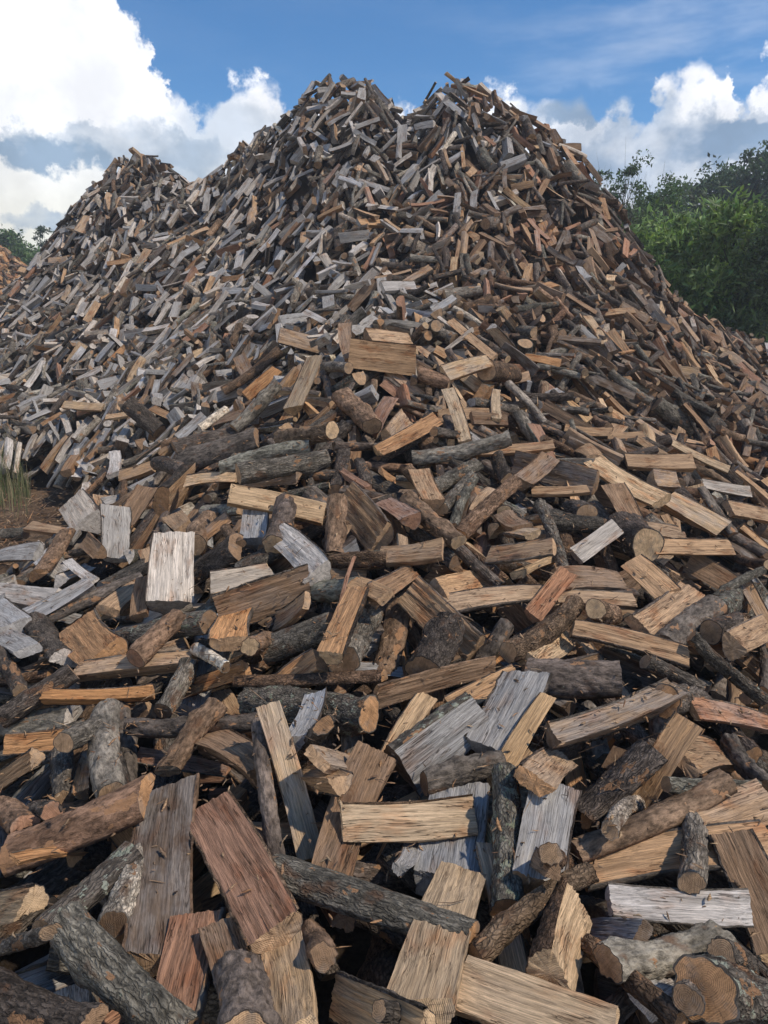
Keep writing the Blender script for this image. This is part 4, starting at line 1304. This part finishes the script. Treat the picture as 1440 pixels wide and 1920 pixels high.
# ------------------------------------------------------------------ the farther heap at the left
def far_heap():
    c = at(-60, 640, 23.0); VV, QQ, TT, LP, TN, qm, tm, n = [], [], [], [], [], [], [], 0
    mi = {'wood': 0, 'bark': 1, 'end0': 2, 'end1': 2}
    topz = at(-25, 440, 23.0)[2]; base = np.array([c[0] + .6, c[1], 0])
    def h(x, y): return max(0, topz - .80 * math.hypot(x - base[0], (y - base[1])) )
    for k in range(6500):
        a = RNG.uniform(math.pi, 2 * math.pi) if RNG.random() < .8 else RNG.uniform(0, 6.28); rr = math.sqrt(RNG.random()) * 3.9
        x, y = base[0] + math.cos(a) * rr, base[1] + math.sin(a) * rr; z = h(x, y)
        if z <= 0: continue
        L = RNG.uniform(.3, .44); b = RNG.uniform(0, 6.28)
        dx, dy = math.cos(b) * L / 2, math.sin(b) * L / 2
        z0, z1 = h(x - dx, y - dy), h(x + dx, y + dy); up_ = RNG.normal(0, .07)
        wt = pick([('t', .35), ('y', .15), ('o', .28), ('r', .12), ('b', .1)])
        sh = pick([('w', .4), ('s', .4), ('r', .2)]); W = RNG.uniform(.07, .14)
        l = dict(P0=np.array([x - dx, y - dy, z0 + up_ + RNG.normal(0, .04)]), P1=np.array([x + dx, y + dy, z1 + up_ + RNG.normal(0, .04)]), W=W, T=W * .7, shape=sh,
                 wc=np.array(WOODC[wt]) * .9, bc=np.array(BARKC['K']), ec=np.array(WOODC[wt]), grey=0, lich=0, seed=int(RNG.integers(1 << 30)), hero=None)
        l['R'] = frame(l['P0'], l['P1'], np.array([0, 0, 1.0]), RNG.uniform(0, 6))
        for kk, (V, Q, T, lp, tn) in build_log(l, 2, 7, True).items():
            VV.append(V); QQ.append(Q + n); TT.append(T + n); LP.append(lp); TN.append(tn); n += len(V)
            qm.append(np.full(len(Q), mi[kk])); tm.append(np.full(len(T), mi[kk]))
    root = bpy.data.objects.new('distant_woodpile', None); COL.objects.link(root)
    root['label'] = 'smaller orange-brown firewood heap far behind the main one, beside the trees'; root['category'] = 'woodpile'
    me = mesh_from('heaped_logs', np.concatenate(VV), np.concatenate(QQ), np.concatenate(TT), [M_WOOD, M_BARK, M_END], np.concatenate(qm), np.concatenate(tm), np.concatenate(LP), np.concatenate(TN))
    link('heaped_logs', me, root, kind='stuff')
    V = [(base[0], base[1], topz - .25)] + [(base[0] + math.cos(a) * topz / .8, base[1] + math.sin(a) * topz / .8, -.25) for a in np.linspace(0, 2 * math.pi, 24, endpoint=False)]
    T = [(0, 1 + i, 1 + (i + 1) % 24) for i in range(24)]
    link('heap_base', mesh_from('heap_base', V, None, T, [M_CORE]), root)
far_heap()

# ------------------------------------------------------------------ trees and shrubs
def tube_mesh(paths, sides=6):
    VV, QQ, n = [], [], 0
    for P, R in paths:
        P = np.array(P, float); m = len(P)
        d = np.gradient(P, axis=0); d /= np.linalg.norm(d, axis=1)[:, None] + 1e-9
        ref = np.array([.3, .9, .2]); u = np.cross(d, ref); u /= np.linalg.norm(u, axis=1)[:, None] + 1e-9; v = np.cross(d, u)
        a = np.arange(sides) / sides * 2 * math.pi
        V = P[:, None] + (u[:, None] * np.cos(a)[None, :, None] + v[:, None] * np.sin(a)[None, :, None]) * np.array(R)[:, None, None]
        i = np.arange(m - 1)[:, None] * sides; k = np.arange(sides)[None]
        QQ.append((np.stack([i + k, i + (k + 1) % sides, i + sides + (k + 1) % sides, i + sides + k], -1).reshape(-1, 4)) + n)
        VV.append(V.reshape(-1, 3)); n += m * sides
    return np.concatenate(VV), np.concatenate(QQ)
def bez(a, b, sag, n=6, r=.1):
    t = np.linspace(0, 1, n)[:, None]; m = (a + b) / 2 + sag
    return a * (1 - t) ** 2 + m * 2 * t * (1 - t) + b * t * t
def tree(base, H, spread, crown0, nclump, nleaf, leaf, col, label, cat, name, group, droop=.3, clump=.35, trunk_r=.10, seed=0, sparse=False, shape='round', grow=.75):
    """leaves gathered at the ends of real limbs; crown0 = height where the crown starts"""
    r = np.random.default_rng(seed); base = np.array(base, float)
    root = bpy.data.objects.new(name, None); COL.objects.link(root); root.location = base
    root['label'] = label; root['category'] = cat
    if group: root['group'] = group
    lean = r.normal(0, .04, 2) * H
    top = np.array([lean[0], lean[1], H * .93])
    trunk = bez(np.zeros(3), top, np.array([*r.normal(0, .05 * H, 2), 0]), 9)
    tp = [(trunk, np.linspace(trunk_r, trunk_r * .12, 9))]
    C, limbs = [], []
    for k in range(nclump):
        f = r.random() ** grow; z = crown0 + (H - crown0) * f
        if shape == 'round': rad = spread * math.sqrt(max(.02, 1 - (2 * f - .75) ** 2 * .62)) * r.uniform(.35, 1.0)
        elif shape == 'cone': rad = spread * (1.02 - f) * r.uniform(.5, 1)
        else: rad = spread * (.55 + .45 * math.sin(f * 3)) * r.uniform(.1, 1)
        a = r.uniform(0, 6.283)
        c = np.array([math.cos(a) * rad, math.sin(a) * rad, z]) + r.normal(0, .05, 3) * H * .5
        c[2] = min(c[2], H)
        C.append(c)
        t = np.clip((c[2] - r.uniform(.15, .35) * H) / (H * .93), .03, .92); p = trunk[int(t * 8)]
        if r.random() < (.9 if sparse else .45):
            q = bez(p, c, np.array([0, 0, -.06 * H if shape != 'cone' else 0]) + r.normal(0, .03, 3) * H, 6)
            limbs.append((q, np.linspace(trunk_r * .34, trunk_r * .05, 6)))
            if sparse:
                for _ in range(3):
                    e = c + r.normal(0, clump * 1.3, 3); limbs.append((bez(q[3], e, r.normal(0, .05, 3), 4), np.linspace(trunk_r * .12, trunk_r * .03, 4)))
    C = np.array(C)
    V, Q = tube_mesh(tp, 8); link('trunk', mesh_from('trunk', V, Q, mats=[M_TRUNK]), root)
    V, Q = tube_mesh(limbs, 5); link('limbs', mesh_from('limbs', V, Q, mats=[M_TRUNK]), root)
    n = nleaf; ci = r.integers(0, len(C), n)
    sz = np.clip(r.normal(1, .3, len(C)), .45, 1.7)[ci]
    u = r.normal(0, 1, (n, 3)); u /= np.linalg.norm(u, axis=1)[:, None]; rr = r.random(n) ** (1 / 2.2)
    P = C[ci] + u * (rr * clump * sz)[:, None] * np.array([1.15, 1.15, .8])
    P[:, 2] = np.maximum(P[:, 2], .05)
    d = r.normal(0, 1, (n, 3)) + u * .6; d[:, 2] -= droop * 1.5; d /= np.linalg.norm(d, axis=1)[:, None]
    w = np.cross(d, r.normal(0, 1, (n, 3)) + np.array([0, 0, 1.2])); w /= np.linalg.norm(w, axis=1)[:, None] + 1e-9
    ll = leaf[0] * r.uniform(.6, 1.3, n)[:, None]; lw = leaf[1] * r.uniform(.7, 1.2, n)[:, None]
    A = P - d * ll / 2; B = P + d * ll / 2; mdl = P - np.cross(d, w) * lw * .18
    V = np.stack([A, mdl + w * lw / 2, B, mdl - w * lw / 2], 1).reshape(-1, 3)
    Q = np.arange(4 * n).reshape(-1, 4)
    tone = np.array(col)[None] * (np.clip(r.normal(1, .36, n), .35, 2.1) * np.clip(r.normal(1, .22, len(C)), .5, 1.6)[ci])[:, None] * (1 + r.normal(0, .05, (n, 3)))
    tone = np.concatenate([np.repeat(np.clip(tone, .005, .5), 4, 0), np.ones((4 * n, 1))], 1)
    link('crown', mesh_from('crown', V, Q, mats=[M_LEAF], tone=tone, smooth=False), root)
def gpos(px, D, py=640):
    p = at(px, py, D); p[2] = -.05; return p
def hgt(px, py, D): return at(px, py, D)[2]
G1 = (.20, .285, .10); G2 = (.08, .125, .06); G3 = (.062, .102, .055); G4 = (.105, .155, .068)
tree(gpos(1262, 15.5), hgt(1262, 418, 15.5), 1.35, .3, 120, 11000, (.19, .062), G1, 'light green long-leaved shrub right behind the heap\'s brown slope, nearest the logs', 'shrub', 'willow_shrub', 'shrubs behind the heap', clump=.33, trunk_r=.05, seed=3, droop=-.3, grow=1.0)
tree(gpos(1360, 14.0), hgt(1365, 392, 14.0), 1.25, .3, 120, 11000, (.19, .062), (.19, .27, .10), 'tallest light green long-leaved shrub between the brown slope and the dark wood', 'shrub', 'willow_shrub', 'shrubs behind the heap', clump=.33, trunk_r=.05, seed=4, droop=-.3, grow=1.0)
tree(gpos(1475, 13.0), hgt(1455, 410, 13.0), 1.3, .2, 140, 14000, (.12, .036), (.16, .21, .125), 'silvery green feathery shrub at the picture\'s edge, farthest from the heap', 'shrub', 'willow_shrub', 'shrubs behind the heap', clump=.33, trunk_r=.05, seed=5, droop=-.2)
tree(gpos(1400, 16.5), hgt(1400, 520, 16.5), 1.6, .1, 120, 10000, (.13, .045), G4, 'low dark green shrub filling the gap under the tall light green one', 'shrub', 'willow_shrub', 'shrubs behind the heap', clump=.5, trunk_r=.05, seed=6)
tree(gpos(1205, 17.5), hgt(1205, 430, 17.5), 1.3, .2, 110, 9000, (.14, .05), G4, 'dull green shrub half hidden by the heap\'s upper brown slope', 'shrub', 'willow_shrub', 'shrubs behind the heap', clump=.45, trunk_r=.05, seed=7)
tree(gpos(1176, 19), hgt(1176, 318, 19), .85, 3.0, 64, 3600, (.10, .045), G2, 'thin wispy tree with sparse leaves rising highest beside the heap', 'tree', 'sapling', 'wispy saplings beside the heap', clump=.19, trunk_r=.035, seed=8, sparse=True, grow=1)
tree(gpos(1238, 20), hgt(1240, 345, 20), .9, 3.0, 54, 3600, (.10, .045), G2, 'thin leaning sapling with a loose top beside the taller wispy tree', 'tree', 'sapling', 'wispy saplings beside the heap', clump=.18, trunk_r=.03, seed=9, sparse=True, grow=1)
tree(gpos(1116, 19), hgt(1118, 335, 19), .55, 2.5, 50, 3000, (.10, .045), G3, 'dark narrow sapling touching the heap\'s silhouette', 'tree', 'sapling', 'wispy saplings beside the heap', clump=.2, trunk_r=.035, seed=10, sparse=True, grow=1)
far = [(1130, 30, 395, 2.6, G4, 'low rounded tree just showing past the heap\'s slope'), (1205, 31, 365, 2.6, G2, 'rounded dull green tree behind the wispy sapling'),
       (1262, 33, 348, 2.6, G4, 'small pale-topped tree in the dip of the wood\'s skyline'), (1320, 34, 326, 2.7, G3, 'dark broad tree on the rising skyline of the wood'),
       (1385, 32, 298, 2.9, G3, 'very dark tree with a domed top near the edge of the wood'), (1450, 30, 262, 2.8, G3, 'tallest dark tree at the edge of the picture'),
       (1345, 27, 400, 2.4, G2, 'dark low tree filling the wood below the skyline'), (1180, 27, 440, 2.3, G2, 'shadowy low tree between heap and shrubs'), (1260, 26, 420, 2.2, G2, 'dull low tree with bare twigs above the light shrubs'), (1530, 28, 270, 3.0, G3, 'dark tree partly outside the picture')]
for k, (px, D, py, sp, c, lab) in enumerate(far):
    Ht = hgt(px, py, D)
    tree(gpos(px, D), Ht - .45, sp, .8, 150, 11000, (.22, .12), c, lab, 'tree', 'broadleaf_tree', 'trees of the wood behind the heap', clump=.62, trunk_r=.16, seed=20 + k, grow=.9)
# feathery bough reaching in at the upper right belongs to a near tall shrub
tree(gpos(1545, 12), hgt(1500, 225, 12), 1.05, 2.6, 60, 6000, (.12, .03), G4, 'tall feathery tree whose fronds reach in over the dark wood', 'tree', 'feathery_tree', None, clump=.32, trunk_r=.05, seed=41, droop=.2)
lf = [(8, 42, 452, 2.0, 'bushy green tree behind the far heap, leftmost of the three'), (40, 40, 446, 1.5, 'tallest bushy green tree behind the far heap'), (68, 38, 464, 1.1, 'smaller bushy green tree beside the far heap, nearest the main heap')]
for k, (px, D, py, sp, lab) in enumerate(lf):
    tree(gpos(px, D), hgt(px, py, D), sp, .5, 90, 6500, (.22, .12), (.11, .17, .065), lab, 'tree', 'broadleaf_tree', 'trees behind the far heap', clump=.6, trunk_r=.14, seed=60 + k)
tree(gpos(-70, 41), hgt(-60, 460, 41), 2.4, .5, 90, 5000, (.22, .12), (.11, .17, .065), 'green tree mostly outside the picture behind the far heap', 'tree', 'broadleaf_tree', 'trees behind the far heap', clump=.7, trunk_r=.14, seed=64)
tree(gpos(99, 44), hgt(99, 434, 44), .75, .4, 90, 4000, (.16, .06), (.05, .085, .04), 'small dark pointed conifer between far trees and main heap', 'tree', 'conifer', None, clump=.22, trunk_r=.08, seed=70, shape='cone')

# weeds at the left foot of the heap
def weeds():
    V, Q, TN, n = [], [], [], 0
    for k in range(420):
        px, py = RNG.uniform(-60, 55), RNG.normal(905, 14)
        r = ray(px, py); p = CAM + r * (-CAMZ / r[2] * RNG.uniform(.86, 1.0)); p[2] = 0
        Hh = RNG.uniform(.2, .95) * (1.0 if px < 10 else .65); b = RNG.normal(0, .16, 2) * Hh; w = RNG.uniform(.002, .007)
        col = np.array([.15, .18, .08] if RNG.random() < .45 else [.32, .28, .17]) * RNG.uniform(.6, 1.2)
        t = np.linspace(0, 1, 5); a = RNG.uniform(0, 3.14); ww = np.array([math.cos(a), math.sin(a), 0])
        for q in t:
            c = p + np.array([b[0] * q * q, b[1] * q * q, Hh * q]); V += [c - ww * w * (1.05 - q), c + ww * w * (1.05 - q)]
        Q += [[n + 2 * i, n + 2 * i + 1, n + 2 * i + 3, n + 2 * i + 2] for i in range(4)]; n += 10
        TN += [[*col, 1]] * 10
    link('tall_grass', mesh_from('tall_grass', V, Q, mats=[M_LEAF], tone=TN, smooth=False), kind='stuff', label='tall dry weeds and grass at the foot of the grey slope')
    # short green tufts on the dirt
weeds()

# ------------------------------------------------------------------ the air
def haze(density):
    V = [(x, y, z) for z in (-1.4, 11.5) for y in (-8, 52) for x in (-32, 32)]
    Q = [(0, 1, 3, 2), (4, 6, 7, 5), (0, 4, 5, 1), (2, 3, 7, 6), (0, 2, 6, 4), (1, 5, 7, 3)]
    m = bpy.data.materials.new('thin_haze'); m.use_nodes = True; t = NT(m.node_tree); t.n.clear()
    out = t.new('ShaderNodeOutputMaterial'); v = t.new('ShaderNodeVolumePrincipled')
    v.inputs['Density'].default_value = density; v.inputs['Color'].default_value = (.86, .92, 1, 1); v.inputs['Anisotropy'].default_value = .2
    t.link(v.outputs[0], out.inputs['Volume'])
    me = mesh_from('haze', V, Q, mats=[m], smooth=False)
    import bmesh
    b = bmesh.new(); b.from_mesh(me); bmesh.ops.recalc_face_normals(b, faces=b.faces); b.to_mesh(me); b.free()
    link('haze', me, kind='stuff')
haze(0.0028)
